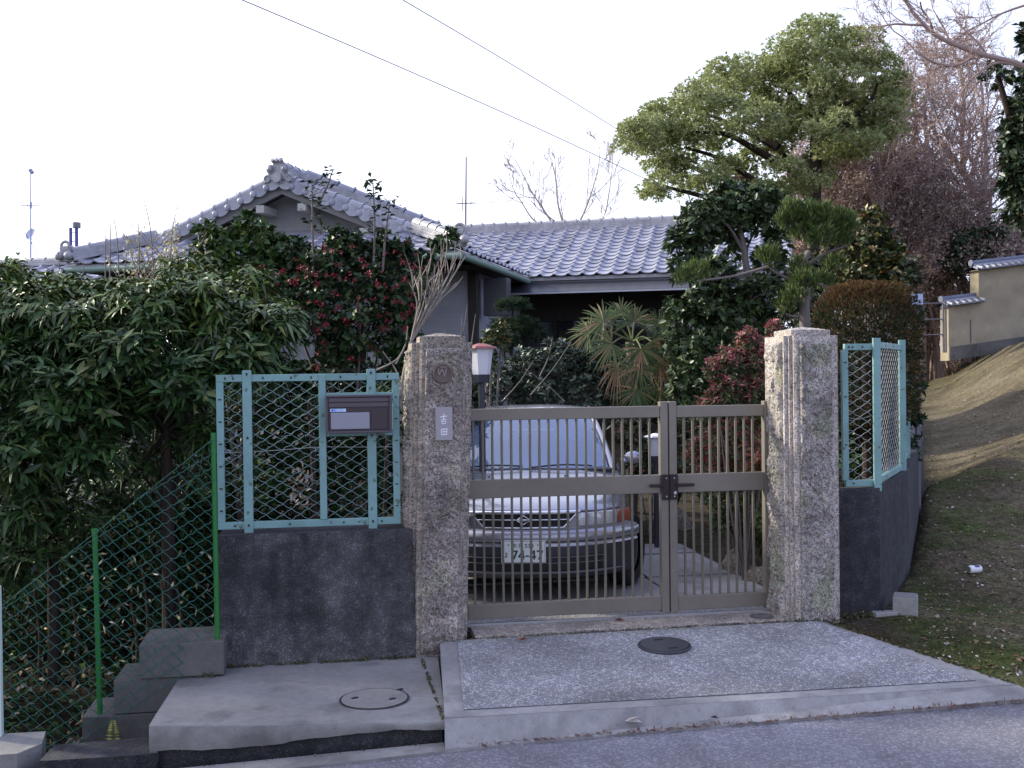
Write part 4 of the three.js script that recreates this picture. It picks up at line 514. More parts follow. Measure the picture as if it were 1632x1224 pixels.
// ---------------------------------------------------------------- car
{
  const car = thing('parked_car', 'silver saloon car parked nose out just behind the gate', 'car', V(.0745, .2, -8.12), -2.7);
  const paint = phy({ color: lin(.37, .365, .41), roughness: .27, metalness: .62, clearcoat: .9, clearcoatRoughness: .06 }), blackT = std({ color: lin(.012, .012, .014), roughness: .55 }), chrome = std({ color: lin(.85, .85, .88), roughness: .12, metalness: 1 }), grey = std({ color: lin(.30, .29, .31), roughness: .4, metalness: .4 });
  const nose = x => -.42 * Math.pow(Math.abs(x) / .845, 2.8);
  const st = [[.0, .66, .60, .56], [-.015, .70, .70, .40], [-.06, .722, .765, .30], [-.18, .752, .80, .25], [-.5, .80, .825, .22], [-.95, .862, .842, .2], [-1.28, .905, .845, .2], [-1.9, .93, .848, .2], [-3.0, .94, .845, .2], [-3.6, .95, .83, .22], [-4.15, .93, .78, .3], [-4.28, .8, .70, .4]];
  const xs = [0, .18, .36, .54, .7, .83, .92, .975, 1, 1.005, 1, .98], rows = st.map(([z, h, w, b]) => { const r = []; for (let i = -xs.length + 1; i < xs.length; i++) { const k = Math.abs(i), x = xs[k] * w * Math.sign(i), u = xs[k], y = k < 8 ? h + .022 * (1 - u * u) - .045 * Math.pow(u, 6) - (k === 7 ? .03 : 0) + (k === 3 ? .004 : 0) : [0, 0, 0, 0, 0, 0, 0, 0, lerp(h, b, .28), lerp(h, b, .52), lerp(h, b, .78), b][k]; r.push(V(x, y, z + (z > -.6 ? nose(x) * (1 - sstep(-.15, -.9, z)) : 0))); } return r; });
  const body = part(car, 'body', uvBox(sheet(rows)), paint); body.geometry = toCreasedNormals(body.geometry, .6);
  part(car, 'nose_panel', uvBox(sheet([rows[0], rows[0].map(p => V(p.x, Math.min(p.y, .56), p.z))])), paint);
  // strips that follow the nose in plan
  const strip = (x0, x1, sec, n = 24) => { const rws = sec.map(([o, y, q]) => { const r = []; for (let i = 0; i <= n; i++) { const x = lerp(x0, x1, i / n) * (q || 1); const z = nose(x), e = .01, nx = -(nose(x + e) - nose(x - e)) / (2 * e), l = Math.hypot(nx, 1); r.push(V(x + nx / l * o, y, z + o / l)); } return r; }); return uvBox(sheet(rws)); };
  part(car, 'hood_gap', strip(-.74, .74, [[.004, .704], [.006, .697]]), blackT);
  const arc = x => .008 * x * x;
  const bump = part(car, 'bumper', strip(-.835, .835, [[-.05, .578], [.03, .574], [.065, .556], [.072, .51], [.06, .487], [.045, .482], [.048, .466], [.054, .45]], 40), paint);
  part(bump, 'bumper_skirt', strip(-.83, .83, [[.0545, .449], [.055, .43], [.05, .33], [.03, .24], [-.02, .20]], 40), std({ color: lin(.045, .042, .055), roughness: .45, metalness: .1 }));
  part(bump, 'bumper_groove', strip(-.8, .8, [[.0605, .486], [.049, .478]], 30), blackT);
  part(bump, 'air_intake', strip(-.56, .56, [[.05, .39], [.0575, .385], [.054, .275], [.04, .265]], 30), blackT);
  for (const y of [.37, .327]) part(bump, 'intake_bar', strip(-.58, .58, [[.058, y + .003], [.063, y], [.057, y - .003]], 30), std({ color: lin(.16, .155, .17), roughness: .5 }));
  part(bump, 'lower_lip', strip(-.7, .7, [[.05, .262], [.062, .255], [.05, .245]], 30), std({ color: lin(.13, .125, .14), roughness: .5 }));
  // grille
  const gx = y => lerp(.305, .40, clamp((y - .585) / .11, 0, 1)), gr = []; { const a = [], b = []; for (let i = 0; i <= 20; i++) { const u = i / 20 * 2 - 1; a.push(V(u * gx(.69), .69, nose(u * .4) + .006)); b.push(V(u * gx(.59), .585 + .015 * Math.abs(u) ** 4, nose(u * .3) + .012)); } gr.push(uvBox(sheet([a, b]))); } const grille = part(car, 'grille', gr, blackT);
  for (const y of [.61, .628, .666, .681]) part(grille, 'grille_slat', strip(-gx(y) + .01, gx(y) - .01, [[.014, y + .003], [.019, y], [.013, y - .003]]), blackT);
  part(grille, 'chrome_bar', strip(-gx(.647) + .015, gx(.647) - .015, [[.014, .652], [.024, .647], [.014, .642]]), chrome);
  part(grille, 'chrome_surround', [strip(-.42, .42, [[.008, .715], [.026, .71], [.026, .692], [.01, .687]]), strip(-.30, .30, [[.012, .594], [.024, .588], [.014, .58]]), cyl(V(-.40, .69, nose(.4) + .012), V(-.30, .588, nose(.3) + .014), .009, .009, 6), cyl(V(.40, .69, nose(.4) + .012), V(.30, .588, nose(.3) + .014), .009, .009, 6)], chrome);
  { const em = []; const t = new THREE.TorusGeometry(.036, .006, 6, 4); t.scale(1.5, .9, 1); t.translate(0, .648, .032); em.push(t); em.push(box(-.03, .03, .640, .656, .026, .036, .003)); part(grille, 'emblem', em, chrome); }
  // lamps
  const lens = phy({ color: lin(.62, .64, .68), roughness: .12, metalness: .35, clearcoat: 1 }), amber = phy({ color: lin(.33, .085, .045), roughness: .3, clearcoat: 1 });
  for (const s of [-1, 1]) {
    const h = part(car, 'headlight', strip(s * .41, s * .70, [[.004, .69], [.014, .686], [.018, .60], [.006, .588]], 10), lens);
    part(h, 'reflector', [.0].map(x => { x = .56; const q = new THREE.SphereGeometry(.034, 10, 8); q.scale(1, 1.15, .25); const X = s * x; q.translate(X, .64, nose(X) + .017); return q; }), lens);
    part(car, 'turn_signal', strip(s * .708, s * .81, [[.004, .688], [.014, .684], [.018, .604], [.006, .592]], 8), amber);
    part(car, 'lamp_trim', strip(s * .41, s * .82, [[.008, .584], [.014, .578], [.006, .572]], 12), grey);
    const mir = new THREE.SphereGeometry(1, 14, 10); mir.scale(.085, .058, .05); mir.translate(s * .93, .985, -1.6); part(car, 'mirror', [mir, cyl(V(s * .82, .95, -1.6), V(s * .90, .965, -1.6), .03, .02, 6)], paint);
  }
  // cabin
  const cab = [[-1.22, .915, .735], [-1.45, 1.06, .70], [-1.72, 1.22, .645], [-1.98, 1.345, .585], [-2.2, 1.40, .565], [-2.6, 1.428, .56], [-3.0, 1.415, .56], [-3.3, 1.36, .57], [-3.7, 1.13, .64], [-3.95, .94, .70]];
  const crow = ([z, y, w], k = 1, dy = 0) => { const r = []; for (let i = -8; i <= 8; i++) { const u = i / 8; r.push(V(u * w * k, y + dy - .035 * Math.pow(Math.abs(u), 2.5) + .012, z - .16 * Math.pow(Math.abs(u), 2.2) * (z > -2.1 ? 1 : 0))); } return r; };
  part(car, 'roof', toCreasedNormals(uvBox(sheet(cab.slice(3, 8).map(c => crow(c)))), 1), paint);
  const glass = phy({ color: lin(.40, .56, .84), roughness: .02, transmission: .66, thickness: 0, ior: 1.8, clearcoat: 1, clearcoatRoughness: .02 });
  part(car, 'windscreen', sheet(cab.slice(0, 4).map(c => crow(c, .955))), glass); part(car, 'rear_window', sheet(cab.slice(7).map(c => crow(c, .95))), glass);
  for (const s of [-1, 1]) {
    const pl = cab.slice(0, 4).map(c => { const r = crow(c); return s > 0 ? r[16] : r[0]; }); part(car, 'pillar', tube(pl, .028, 6), paint);
    const side = [[], []]; cab.slice(0, 10).forEach(c => { const r = crow(c), p = s > 0 ? r[16] : r[0]; side[0].push(p.clone().add(V(-s * .006, -.01, 0))); side[1].push(V(s * lerp(p.x * s, .80, .9), Math.min(.94, p.y - .005), p.z)); }); part(car, 'side_window', sheet(side), phy({ color: lin(.03, .035, .045), roughness: .04, clearcoat: 1 }));
    const rail = cab.slice(3, 9).map(c => { const r = crow(c), p = s > 0 ? r[16] : r[0]; return p.clone().add(V(s * .006, -.004, 0)); }); part(car, 'roof_rail', tube(rail, .018, 6), blackT);
    part(car, 'wiper', tube([V(s * .30 - .28, .935, -1.215), V(s * .30, .955, -1.235), V(s * .30 + .25, .945, -1.23)], .007, 5), blackT);
  }
  part(car, 'cowl', box(-.72, .72, .88, .922, -1.36, -1.2, .01), blackT);
  for (const x of [-.32, .32]) part(car, 'washer_nozzle', box(x - .012, x + .012, .885, .893, -.96, -.935, .002), blackT);
  // inside
  const seatM = std({ color: lin(.11, .16, .26), roughness: .9 }), cover = std({ color: lin(.78, .82, .86), roughness: .9 });
  part(car, 'dashboard', box(-.68, .68, .78, .925, -1.75, -1.3, .03), std({ color: lin(.06, .09, .16), roughness: .8 }));
  for (const s of [-1, 1]) { part(car, 'seat', [box(s * .36 - .24, s * .36 + .24, .45, 1.10, -2.6, -2.42, .06), box(s * .36 - .24, s * .36 + .24, .35, .55, -2.5, -1.95, .06)], seatM); part(car, 'headrest', [box(s * .36 - .14, s * .36 + .14, 1.08, 1.29, -2.56, -2.40, .05)], cover); }
  part(car, 'rear_seat', [box(-.65, .65, .5, 1.12, -3.4, -3.2, .05)], seatM); part(car, 'seat_cover', [box(-.6, .6, 1.02, 1.16, -3.30, -3.15, .05)], cover);
  { const t = new THREE.TorusGeometry(.18, .014, 8, 28); t.rotateX(-.5); t.translate(-.36, .93, -1.85); part(car, 'steering_wheel', t, blackT); }
  { const g = [box(-.11, .11, 1.24, 1.30, -2.03, -2.0, .01)]; part(car, 'rear_view_mirror', g, blackT); }
  // wheels
  for (const [x, z, turn] of [[-.73, -.80, -.30], [.80, -.82, -.36], [-.73, -3.35, 0], [.73, -3.35, 0]]) {
    const w = new THREE.Group(); w.name = 'wheel'; w.position.set(x, .295, z); w.rotation.y = turn; car.add(w); w.updateWorldMatrix(true, false);
    const ty = new THREE.LatheGeometry([[.18, -.085], [.27, -.095], [.292, -.07], [.295, 0], [.292, .07], [.27, .095], [.18, .085]].map(p => new THREE.Vector2(p[0], p[1])), 32); ty.rotateZ(PI / 2); part(w, 'tyre', ty, blackT);
    const ri = new THREE.CylinderGeometry(.185, .185, .12, 24); ri.rotateZ(PI / 2); part(w, 'rim', ri, grey);
  }
  part(car, 'underbody', box(-.78, .78, .2, .5, -4.1, -.30), blackT);
  // number plate
  const cv = document.createElement('canvas'); cv.width = 512; cv.height = 256; const c = cv.getContext('2d'); c.fillStyle = '#dfe3df'; c.fillRect(0, 0, 512, 256); c.strokeStyle = '#9aa39c'; c.lineWidth = 6; c.strokeRect(6, 6, 500, 244); c.fillStyle = '#123a2a'; c.strokeStyle = '#123a2a'; c.textBaseline = 'middle'; c.textAlign = 'center';
  c.beginPath(); c.arc(80, 48, 9, 0, 7); c.fill(); c.beginPath(); c.arc(424, 48, 9, 0, 7); c.fill();
  c.font = 'bold 64px sans-serif'; c.fillText('530', 322, 60);
  const ln = (w, ...p) => { c.lineWidth = w; c.lineCap = 'round'; c.beginPath(); c.moveTo(p[0], p[1]); for (let i = 2; i < p.length; i += 2) c.lineTo(p[i], p[i + 1]); c.stroke(); };
  ln(6, 128, 46, 178, 44); ln(6, 152, 30, 130, 76); ln(6, 150, 48, 178, 76); ln(6, 134, 62, 172, 62); ln(6, 153, 62, 153, 84); ln(6, 200, 36, 240, 36); ln(6, 204, 36, 204, 86); ln(6, 204, 52, 240, 52); ln(6, 238, 36, 238, 52); ln(6, 204, 62, 246, 60); ln(6, 224, 52, 246, 86);
  ln(7, 40, 150, 66, 146); ln(7, 54, 136, 50, 190); ln(7, 64, 160, 40, 186, 44, 196, 66, 186); c.font = 'bold 150px sans-serif'; c.fillText('74-47', 300, 168);
  const tx = new THREE.CanvasTexture(cv); tx.colorSpace = THREE.SRGBColorSpace;
  const pl = part(car, 'number_plate', box(-.167, .167, .335, .503, .064, .078, .004), std({ color: lin(.6, .62, .6), roughness: .5 })); const pf = new THREE.PlaneGeometry(.326, .162); pf.translate(0, .419, .0792); part(pl, 'plate_print', pf, std({ map: tx, roughness: .45 }));
}
// ---------------------------------------------------------------- garden lamps
function lamp(label, px, py, d, k, rot) {
  const c = at(px, py, d), gy = G(c.x, c.z, false), t = thing('garden_lamp', label, 'lamp', V(c.x, gy, c.z), rot), hh = c.y - gy;
  const six = (r0, r1, y0, y1) => { const g = new THREE.CylinderGeometry(r1, r0, y1 - y0, 6).toNonIndexed(); g.rotateY(PI / 6); g.translate(0, (y0 + y1) / 2 + hh, 0); g.computeVertexNormals(); return uvBox(g); };
  part(t, 'shade', six(.078 * k, .108 * k, -.11 * k, .12 * k), M.lampGlass); part(t, 'cap', [six(.150 * k, .135 * k, .12 * k, .138 * k), six(.12 * k, .03 * k, .138 * k, .165 * k)], rot > 10 ? M.lampCap : M.white); part(t, 'base', six(.07 * k, .082 * k, -.18 * k, -.11 * k), M.lampBase); part(t, 'post', cyl(V(0, -.05, 0), V(0, hh - .17 * k, 0), .03 * k, .03 * k, 10), M.lampBase);
  return t;
}
lamp('white garden lamp with a dark red cap, beside the left gatepost above the car', 767, 577, 9.3, .97, 12);
lamp('small white lamp low behind the gate, beside the gate centre stile', 1045, 712, 10.6, .8, 5);

// ---------------------------------------------------------------- plants
class Leaves {
  constructor() { this.P = []; this.C = []; this.I = []; this.U = []; this.n = 0; this.specs = []; }
  leaf(b, d, up, len, wid, bend, col, long) {
    const sx = d.y * up.z - d.z * up.y, sy = d.z * up.x - d.x * up.z, sz = d.x * up.y - d.y * up.x, sl = Math.hypot(sx, sy, sz) || 1, X = sx / sl, Y = sy / sl, Z = sz / sl;
    const nx = Y * d.z - Z * d.y, ny = Z * d.x - X * d.z, nz = X * d.y - Y * d.x, P = this.P, o = this.n;
    const put = (t, w, h) => { const k = -bend * len * t * t, q = t * len * (1 - .12 * bend * t); P.push(b.x + d.x * q + X * w * wid + nx * h * wid, b.y + d.y * q + Y * w * wid + ny * h * wid + k, b.z + d.z * q + Z * w * wid + nz * h * wid); this.C.push(col[0], col[1], col[2]); this.U.push(w + .5, t); this.n++; };
    if (long) { put(0, 0, 0); put(.34, -.5, .16); put(.34, 0, 0); put(.34, .5, .16); put(.68, -.40, .12); put(.68, 0, 0); put(.68, .40, .12); put(1, 0, 0); for (const k of [0, 2, 1, 0, 3, 2, 1, 2, 5, 1, 5, 4, 2, 3, 6, 2, 6, 5, 4, 5, 7, 5, 6, 7]) this.I.push(o + k); }
    else { put(0, 0, 0); put(.48, -.5, .16); put(.5, 0, 0); put(.48, .5, .16); put(1, 0, .02); for (const k of [0, 2, 1, 0, 3, 2, 1, 2, 4, 2, 3, 4]) this.I.push(o + k); }
  }
  geo() { const g = new THREE.BufferGeometry(); g.setAttribute('position', new THREE.Float32BufferAttribute(this.P, 3)); g.setAttribute('color', new THREE.Float32BufferAttribute(this.C, 3)); g.setAttribute('uv', new THREE.Float32BufferAttribute(this.U, 2)); g.setIndex(this.I); g.computeVertexNormals(); return g; }
}
class Wood {
  constructor() { this.P = []; this.N = []; this.U = []; this.I = []; this.n = 0; }
  limb(pts, r0, r1, sides = 6, sub = 1) {
    const cv = pts.length > 2 ? new THREE.CatmullRomCurve3(pts) : new THREE.LineCurve3(pts[0], pts[1]), n = (pts.length - 1) * sub, d = V(), x = V(), y = V(); let L = 0, last = null;
    for (let i = 0; i <= n; i++) { const t = i / n, p = cv.getPoint(t); d.copy(cv.getTangent(t)); x.copy(Math.abs(d.y) < .95 ? V(0, 1, 0) : V(1, 0, 0)).cross(d).normalize(); y.copy(d).cross(x); if (last) L += p.distanceTo(last); last = p; const r = lerp(r0, r1, t); for (let j = 0; j <= sides; j++) { const a = j / sides * 2 * PI, c = Math.cos(a), s = Math.sin(a), q = x.x * c + y.x * s, w = x.y * c + y.y * s, e = x.z * c + y.z * s; this.P.push(p.x + q * r, p.y + w * r, p.z + e * r); this.N.push(q, w, e); this.U.push(j / sides * 2 * PI * r0, L); } }
    const m = sides + 1; for (let i = 0; i < n; i++) for (let j = 0; j < sides; j++) { const a = this.n + i * m + j; this.I.push(a, a + 1, a + m, a + 1, a + m + 1, a + m); } this.n += (n + 1) * m; return cv;
  }
  geo() { const g = new THREE.BufferGeometry(); g.setAttribute('position', new THREE.Float32BufferAttribute(this.P, 3)); g.setAttribute('normal', new THREE.Float32BufferAttribute(this.N, 3)); g.setAttribute('uv', new THREE.Float32BufferAttribute(this.U, 2)); g.setIndex(this.I); return g; }
}
const rdir = R => { const z = R() * 2 - 1, a = R() * 2 * PI, q = Math.sqrt(1 - z * z); return V(q * Math.cos(a), z, q * Math.sin(a)); };
const perp = (a, R) => rdir(R).cross(a).normalize();
const pick = (pal, R) => { let t = R() * pal.reduce((s, c) => s + (c[3] || 1), 0); for (const c of pal) { t -= c[3] || 1; if (t <= 0) { const k = .75 + .5 * R(); return [c[0] * k, c[1] * k * (.94 + .12 * R()), c[2] * k]; } } return pal[0]; };
function whorl(LV, p, axis, o, R, h = 0) {
  const k = o.k, u = perp(axis, R), v = axis.clone().cross(u), a0 = R() * 6.28;
  for (let i = 0; i < k; i++) {
    const a = a0 + i / k * 6.283 + (R() - .5) * .9, sp = o.spread * (.6 + .7 * R()), d = u.clone().multiplyScalar(Math.cos(a)).addScaledVector(v, Math.sin(a)).multiplyScalar(Math.sin(sp)).addScaledVector(axis, Math.cos(sp)); d.y += o.lift || 0; d.normalize();
    const b = p.clone().addScaledVector(axis, (R() - .6) * o.len * .5), up = axis.clone().addScaledVector(rdir(R), .5); if (up.dot(V(0, 1, 0)) < 0) up.negate();
    const c = pick(o.pal, R); if (o.tint) o.tint(c, p, R, h);
    const spec = [b, d, up, o.len * (.65 + .6 * R()), o.wid * (.75 + .5 * R()), o.bend * (.5 + R()), c, o.long];
    if (o.collect) o.collect.push(spec); else LV.leaf(...spec);
  }
}
// a mass of leaf sprays through and over lumpy volumes: blobs [centre, rx, ry, rz, sprays]
function clouds(LV, wood, blobs, o, R) {
  blobs.forEach(([c, rx, ry, rz, n], bi) => {
    for (let i = 0; i < n; i++) {
      const d = rdir(R); if (d.y < -.5 && R() < .5) d.y *= -1;
      const lump = .78 + .42 * noise(d.x * 2.1 + bi * 3.7, d.y * 2.1, d.z * 2.1 + c.x), q = (o.inner === undefined ? .5 : o.inner), rr = Math.pow(q + (1 - q) * R(), .6) * lump * (R() < .08 ? 1.18 : 1);
      const p = V(c.x + d.x * rx * rr, c.y + d.y * ry * rr, c.z + d.z * rz * rr); if (o.floor !== undefined && p.y < o.floor) continue;
      const ax = d.clone().multiplyScalar(o.out).add(V(0, o.up, 0)).addScaledVector(rdir(R), o.jit || .45).normalize();
      whorl(LV, p, ax, o, R, d.y);
      if (wood && i % (o.twig || 5) === 0) { const a = V(lerp(c.x, p.x, .25), lerp(c.y, p.y, .25) - ry * .1, lerp(c.z, p.z, .25)); wood.limb([a, a.clone().lerp(p, .5).add(V((R() - .5) * .06, (R() - .3) * .06, (R() - .5) * .06)), p], o.twr || .006, .002, 3); }
    }
  });
}
const px = (x, y, r, d, n, sq = 1, dz = 0, sx = 1) => { const k = r * d / FOC; return [at(x, y, d + dz), k * sx, k * sq, k * 1.0, n]; };
const leaderOf = (base, blobs, wood, r, R) => blobs.forEach(([c, rx, ry]) => { const m = base.clone().lerp(c, .5); m.x = lerp(m.x, base.x, .35) + (R() - .5) * .15; m.z += (R() - .5) * .1; wood.limb([base, m, c], r, r * .35, 6, 3); });
function shrub(name, label, cat, base, blobs, o, seed, mats, opt = {}) {
  const R = rng(seed), LV = new Leaves(), W = new Wood(), b = base.clone(); if (opt.ground !== false) b.y = G(b.x, b.z, false) - .02;
  const t = thing(name, label, cat, b, 0, opt.group); if (opt.wood) opt.wood(W, b, R); else leaderOf(b, blobs, W, opt.r || .025, R);
  clouds(LV, W, blobs, o, R); if (opt.more) opt.more(LV, W, R, t, b);
  part(t, opt.stem || 'stems', W.geo(), mats[0], WORLD);
  if (LV.n) part(t, 'foliage', LV.geo(), mats[1], WORLD, 'stuff');
  return t;
}
const GREENDK = [[.022, .05, .018, 3], [.032, .07, .02, 3], [.05, .095, .025, 2], [.016, .035, .015, 2]];
const HEDGE = [[.034, .078, .022, 3], [.052, .108, .028, 3], [.085, .15, .038, 2], [.024, .048, .018, 2], [.14, .175, .055, .6]];
const TOPLIT = [[.09, .15, .03, 3], [.12, .18, .04, 2], [.06, .12, .025, 3]];

// --- the long-leaved evergreens on the left: the leaves nearest the camera are leaves of their own
function hedgeTree(label, base, trunkPts, r, blobs, o, seed, group) {
  const R = rng(seed), W = new Wood(), specs = [], b = base.clone(); b.y = G(b.x, b.z, false) - .05;
  const t = thing('evergreen_tree', label, 'tree', b, 0, group); W.limb([b, ...trunkPts], r, r * .6, 9, 4); const top = trunkPts[trunkPts.length - 1];
  blobs.forEach(([c]) => { const s = trunkPts[(R() * trunkPts.length) | 0], m = s.clone().lerp(c, .55); m.y -= .05; W.limb([s, m, c], r * .4, .008, 5, 3); });
  clouds(null, W, blobs, { ...o, collect: specs, twig: 4, twr: .005 }, R);
  part(t, 'trunk', W.geo(), M.barkDark, WORLD);
  const crown = new THREE.Group(); crown.name = 'crown'; t.add(crown); t.updateMatrixWorld(true);
  specs.forEach(s => { const v = s[0].clone().sub(EYE), ang = Math.abs(v.x / v.z); s.near = (ang < .47 ? 0 : 4) + v.length() - s[3] * 3; }); specs.sort((a, c) => a.near - c.near);
  const pals = o.pal.slice(0, 5), shapes = [], mats = [M.leafGloss];
  for (let k = 0; k < 9; k++) { const l = new Leaves(); l.leaf(V(0, 0, 0), V(0, 0, 1), V(0, 1, 0), 1, .27, .02 + .06 * (k % 3), pick(pals, R), true); shapes.push(l.geo()); }
  const LV = new Leaves(); specs.forEach((s, i) => { if (i < 295) { const k = shadow(new THREE.Mesh(shapes[(R() * 9) | 0], M.leafGloss)); k.name = 'leaf'; const d = s[1].clone(); d.y -= s[5] * .55; d.normalize(); const x = s[2].clone().cross(d).normalize(), y = d.clone().cross(x); k.quaternion.setFromRotationMatrix(new THREE.Matrix4().makeBasis(x, y, d)); k.scale.setScalar(s[3]); k.position.copy(s[0]).sub(t.position); crown.add(k); } else LV.leaf(...s); });
  part(crown, 'foliage', LV.geo(), M.leafGloss, WORLD, 'stuff'); return t;
}
{
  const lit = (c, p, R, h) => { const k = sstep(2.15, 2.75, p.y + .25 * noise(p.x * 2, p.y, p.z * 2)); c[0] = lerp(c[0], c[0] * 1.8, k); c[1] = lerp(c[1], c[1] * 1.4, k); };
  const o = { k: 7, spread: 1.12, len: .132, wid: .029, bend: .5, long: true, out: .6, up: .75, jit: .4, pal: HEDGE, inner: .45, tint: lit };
  const b = (x, y, r, d, n, sq = .8) => px(x, y, r, d, n * 1.35 | 0, sq);
  hedgeTree('spreading long-leaved evergreen with a dark trunk, beside the turquoise fence', at(268, 960, 8.3), [at(268, 800, 8.3), at(265, 690, 8.3), at(272, 590, 8.4)], .055,
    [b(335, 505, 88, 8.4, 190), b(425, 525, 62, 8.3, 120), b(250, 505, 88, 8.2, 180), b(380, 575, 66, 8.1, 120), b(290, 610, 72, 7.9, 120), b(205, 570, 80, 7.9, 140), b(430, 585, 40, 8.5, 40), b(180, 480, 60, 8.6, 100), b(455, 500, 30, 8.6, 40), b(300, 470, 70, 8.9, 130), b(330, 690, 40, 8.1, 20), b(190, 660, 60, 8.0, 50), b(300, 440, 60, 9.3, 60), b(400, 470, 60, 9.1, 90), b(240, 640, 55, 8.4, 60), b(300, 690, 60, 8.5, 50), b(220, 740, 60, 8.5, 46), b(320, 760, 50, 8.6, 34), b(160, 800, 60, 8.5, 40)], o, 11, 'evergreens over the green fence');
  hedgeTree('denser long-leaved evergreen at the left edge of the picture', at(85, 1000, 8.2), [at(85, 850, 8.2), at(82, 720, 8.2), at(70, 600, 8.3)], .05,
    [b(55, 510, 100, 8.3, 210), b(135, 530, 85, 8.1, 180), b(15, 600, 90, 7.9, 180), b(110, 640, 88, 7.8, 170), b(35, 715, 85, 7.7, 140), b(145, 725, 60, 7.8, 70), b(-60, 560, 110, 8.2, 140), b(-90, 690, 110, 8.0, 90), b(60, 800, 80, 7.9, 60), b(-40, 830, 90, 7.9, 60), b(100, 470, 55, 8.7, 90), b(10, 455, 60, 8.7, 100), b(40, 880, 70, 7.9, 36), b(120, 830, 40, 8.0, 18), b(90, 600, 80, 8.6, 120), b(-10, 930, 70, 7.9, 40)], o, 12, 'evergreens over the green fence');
  // unseen trees added beyond the left frame edge to shade the forecourt
  const off = { ...o, len: .22, wid: .075, k: 6 };
  [[-6.6, -8.0, 5.2, 'unseen tall evergreen added for shade left of the picture, nearest the hedge', 13], [-7.2, -6.1, 5.8, 'unseen tall evergreen added for shade left of the picture, second from the hedge', 14], [-7.0, -4.0, 5.6, 'unseen tall evergreen added for shade left of the picture, third from the hedge', 15], [-7.4, -2.0, 5.6, 'unseen tall evergreen added for shade left of the picture, farthest from the hedge', 16]].forEach(([x, z, h, l, sd]) => hedgeTree(l, V(x, 0, z), [V(x, 1.4, z), V(x + .1, h * .5, z), V(x, h * .8, z)], .09, [[V(x, h * .32, z), 1.15, 1.2, 1.15, 230], [V(x + .2, h * .6, z), 1.25, 1.2, 1.2, 260], [V(x - .1, h * .86, z), .95, .9, .95, 200]], off, sd));
}
{ // dark understory behind the fences on the left
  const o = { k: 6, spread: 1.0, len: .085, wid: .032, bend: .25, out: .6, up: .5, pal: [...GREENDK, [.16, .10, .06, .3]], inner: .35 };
  const b = (x, y, r, d, n, sq = 1) => px(x, y, r, d, n, sq);
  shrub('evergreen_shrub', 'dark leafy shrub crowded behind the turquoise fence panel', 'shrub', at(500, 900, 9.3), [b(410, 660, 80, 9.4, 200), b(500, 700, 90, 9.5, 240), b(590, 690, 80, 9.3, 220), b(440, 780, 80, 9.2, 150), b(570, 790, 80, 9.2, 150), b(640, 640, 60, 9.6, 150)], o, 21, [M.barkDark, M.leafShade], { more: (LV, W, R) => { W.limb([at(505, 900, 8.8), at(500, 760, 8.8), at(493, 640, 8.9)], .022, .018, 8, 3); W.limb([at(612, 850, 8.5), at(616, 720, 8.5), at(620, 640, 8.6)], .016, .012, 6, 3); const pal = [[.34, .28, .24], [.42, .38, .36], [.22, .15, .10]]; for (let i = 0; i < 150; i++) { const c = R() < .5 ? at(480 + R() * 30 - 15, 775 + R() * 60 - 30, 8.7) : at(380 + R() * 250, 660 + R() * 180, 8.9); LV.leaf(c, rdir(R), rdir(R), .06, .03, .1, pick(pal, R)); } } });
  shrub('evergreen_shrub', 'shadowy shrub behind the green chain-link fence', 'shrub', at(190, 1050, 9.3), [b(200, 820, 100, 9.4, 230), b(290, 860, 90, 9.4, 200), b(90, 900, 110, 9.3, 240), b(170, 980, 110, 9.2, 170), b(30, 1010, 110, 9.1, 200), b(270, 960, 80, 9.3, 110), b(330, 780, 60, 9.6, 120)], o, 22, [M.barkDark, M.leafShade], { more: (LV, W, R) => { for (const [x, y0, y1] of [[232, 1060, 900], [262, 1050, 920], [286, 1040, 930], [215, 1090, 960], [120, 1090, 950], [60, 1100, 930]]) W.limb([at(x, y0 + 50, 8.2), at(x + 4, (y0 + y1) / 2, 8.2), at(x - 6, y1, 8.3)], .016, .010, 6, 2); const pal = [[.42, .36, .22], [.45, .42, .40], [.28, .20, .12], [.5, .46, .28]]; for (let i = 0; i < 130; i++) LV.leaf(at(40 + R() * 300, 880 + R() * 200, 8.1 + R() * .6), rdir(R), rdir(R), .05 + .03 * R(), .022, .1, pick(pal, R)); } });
}
{ // dense evergreens further back close the view through the hedge
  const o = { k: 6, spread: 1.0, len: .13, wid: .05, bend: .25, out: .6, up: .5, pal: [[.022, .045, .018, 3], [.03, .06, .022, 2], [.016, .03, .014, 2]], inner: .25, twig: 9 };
  const b = (x, y, r, d, n, sq = 1) => px(x, y, r, d, n, sq);
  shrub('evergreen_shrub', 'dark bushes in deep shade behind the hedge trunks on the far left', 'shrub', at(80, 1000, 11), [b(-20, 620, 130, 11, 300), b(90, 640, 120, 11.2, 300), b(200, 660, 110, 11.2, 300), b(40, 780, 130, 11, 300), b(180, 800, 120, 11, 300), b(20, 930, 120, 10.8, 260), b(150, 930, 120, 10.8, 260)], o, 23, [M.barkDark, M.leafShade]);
  shrub('evergreen_shrub', 'dark bushes in deep shade behind the turquoise fence and its shrub', 'shrub', at(450, 900, 11.4), [b(300, 640, 110, 11.4, 300), b(400, 640, 110, 11.5, 300), b(500, 650, 110, 11.5, 300), b(600, 650, 100, 11.4, 280), b(320, 790, 120, 11.2, 300), b(460, 800, 120, 11.2, 300), b(590, 790, 110, 11.2, 280), b(280, 930, 100, 11, 220)], o, 24, [M.barkDark, M.leafShade]);
}
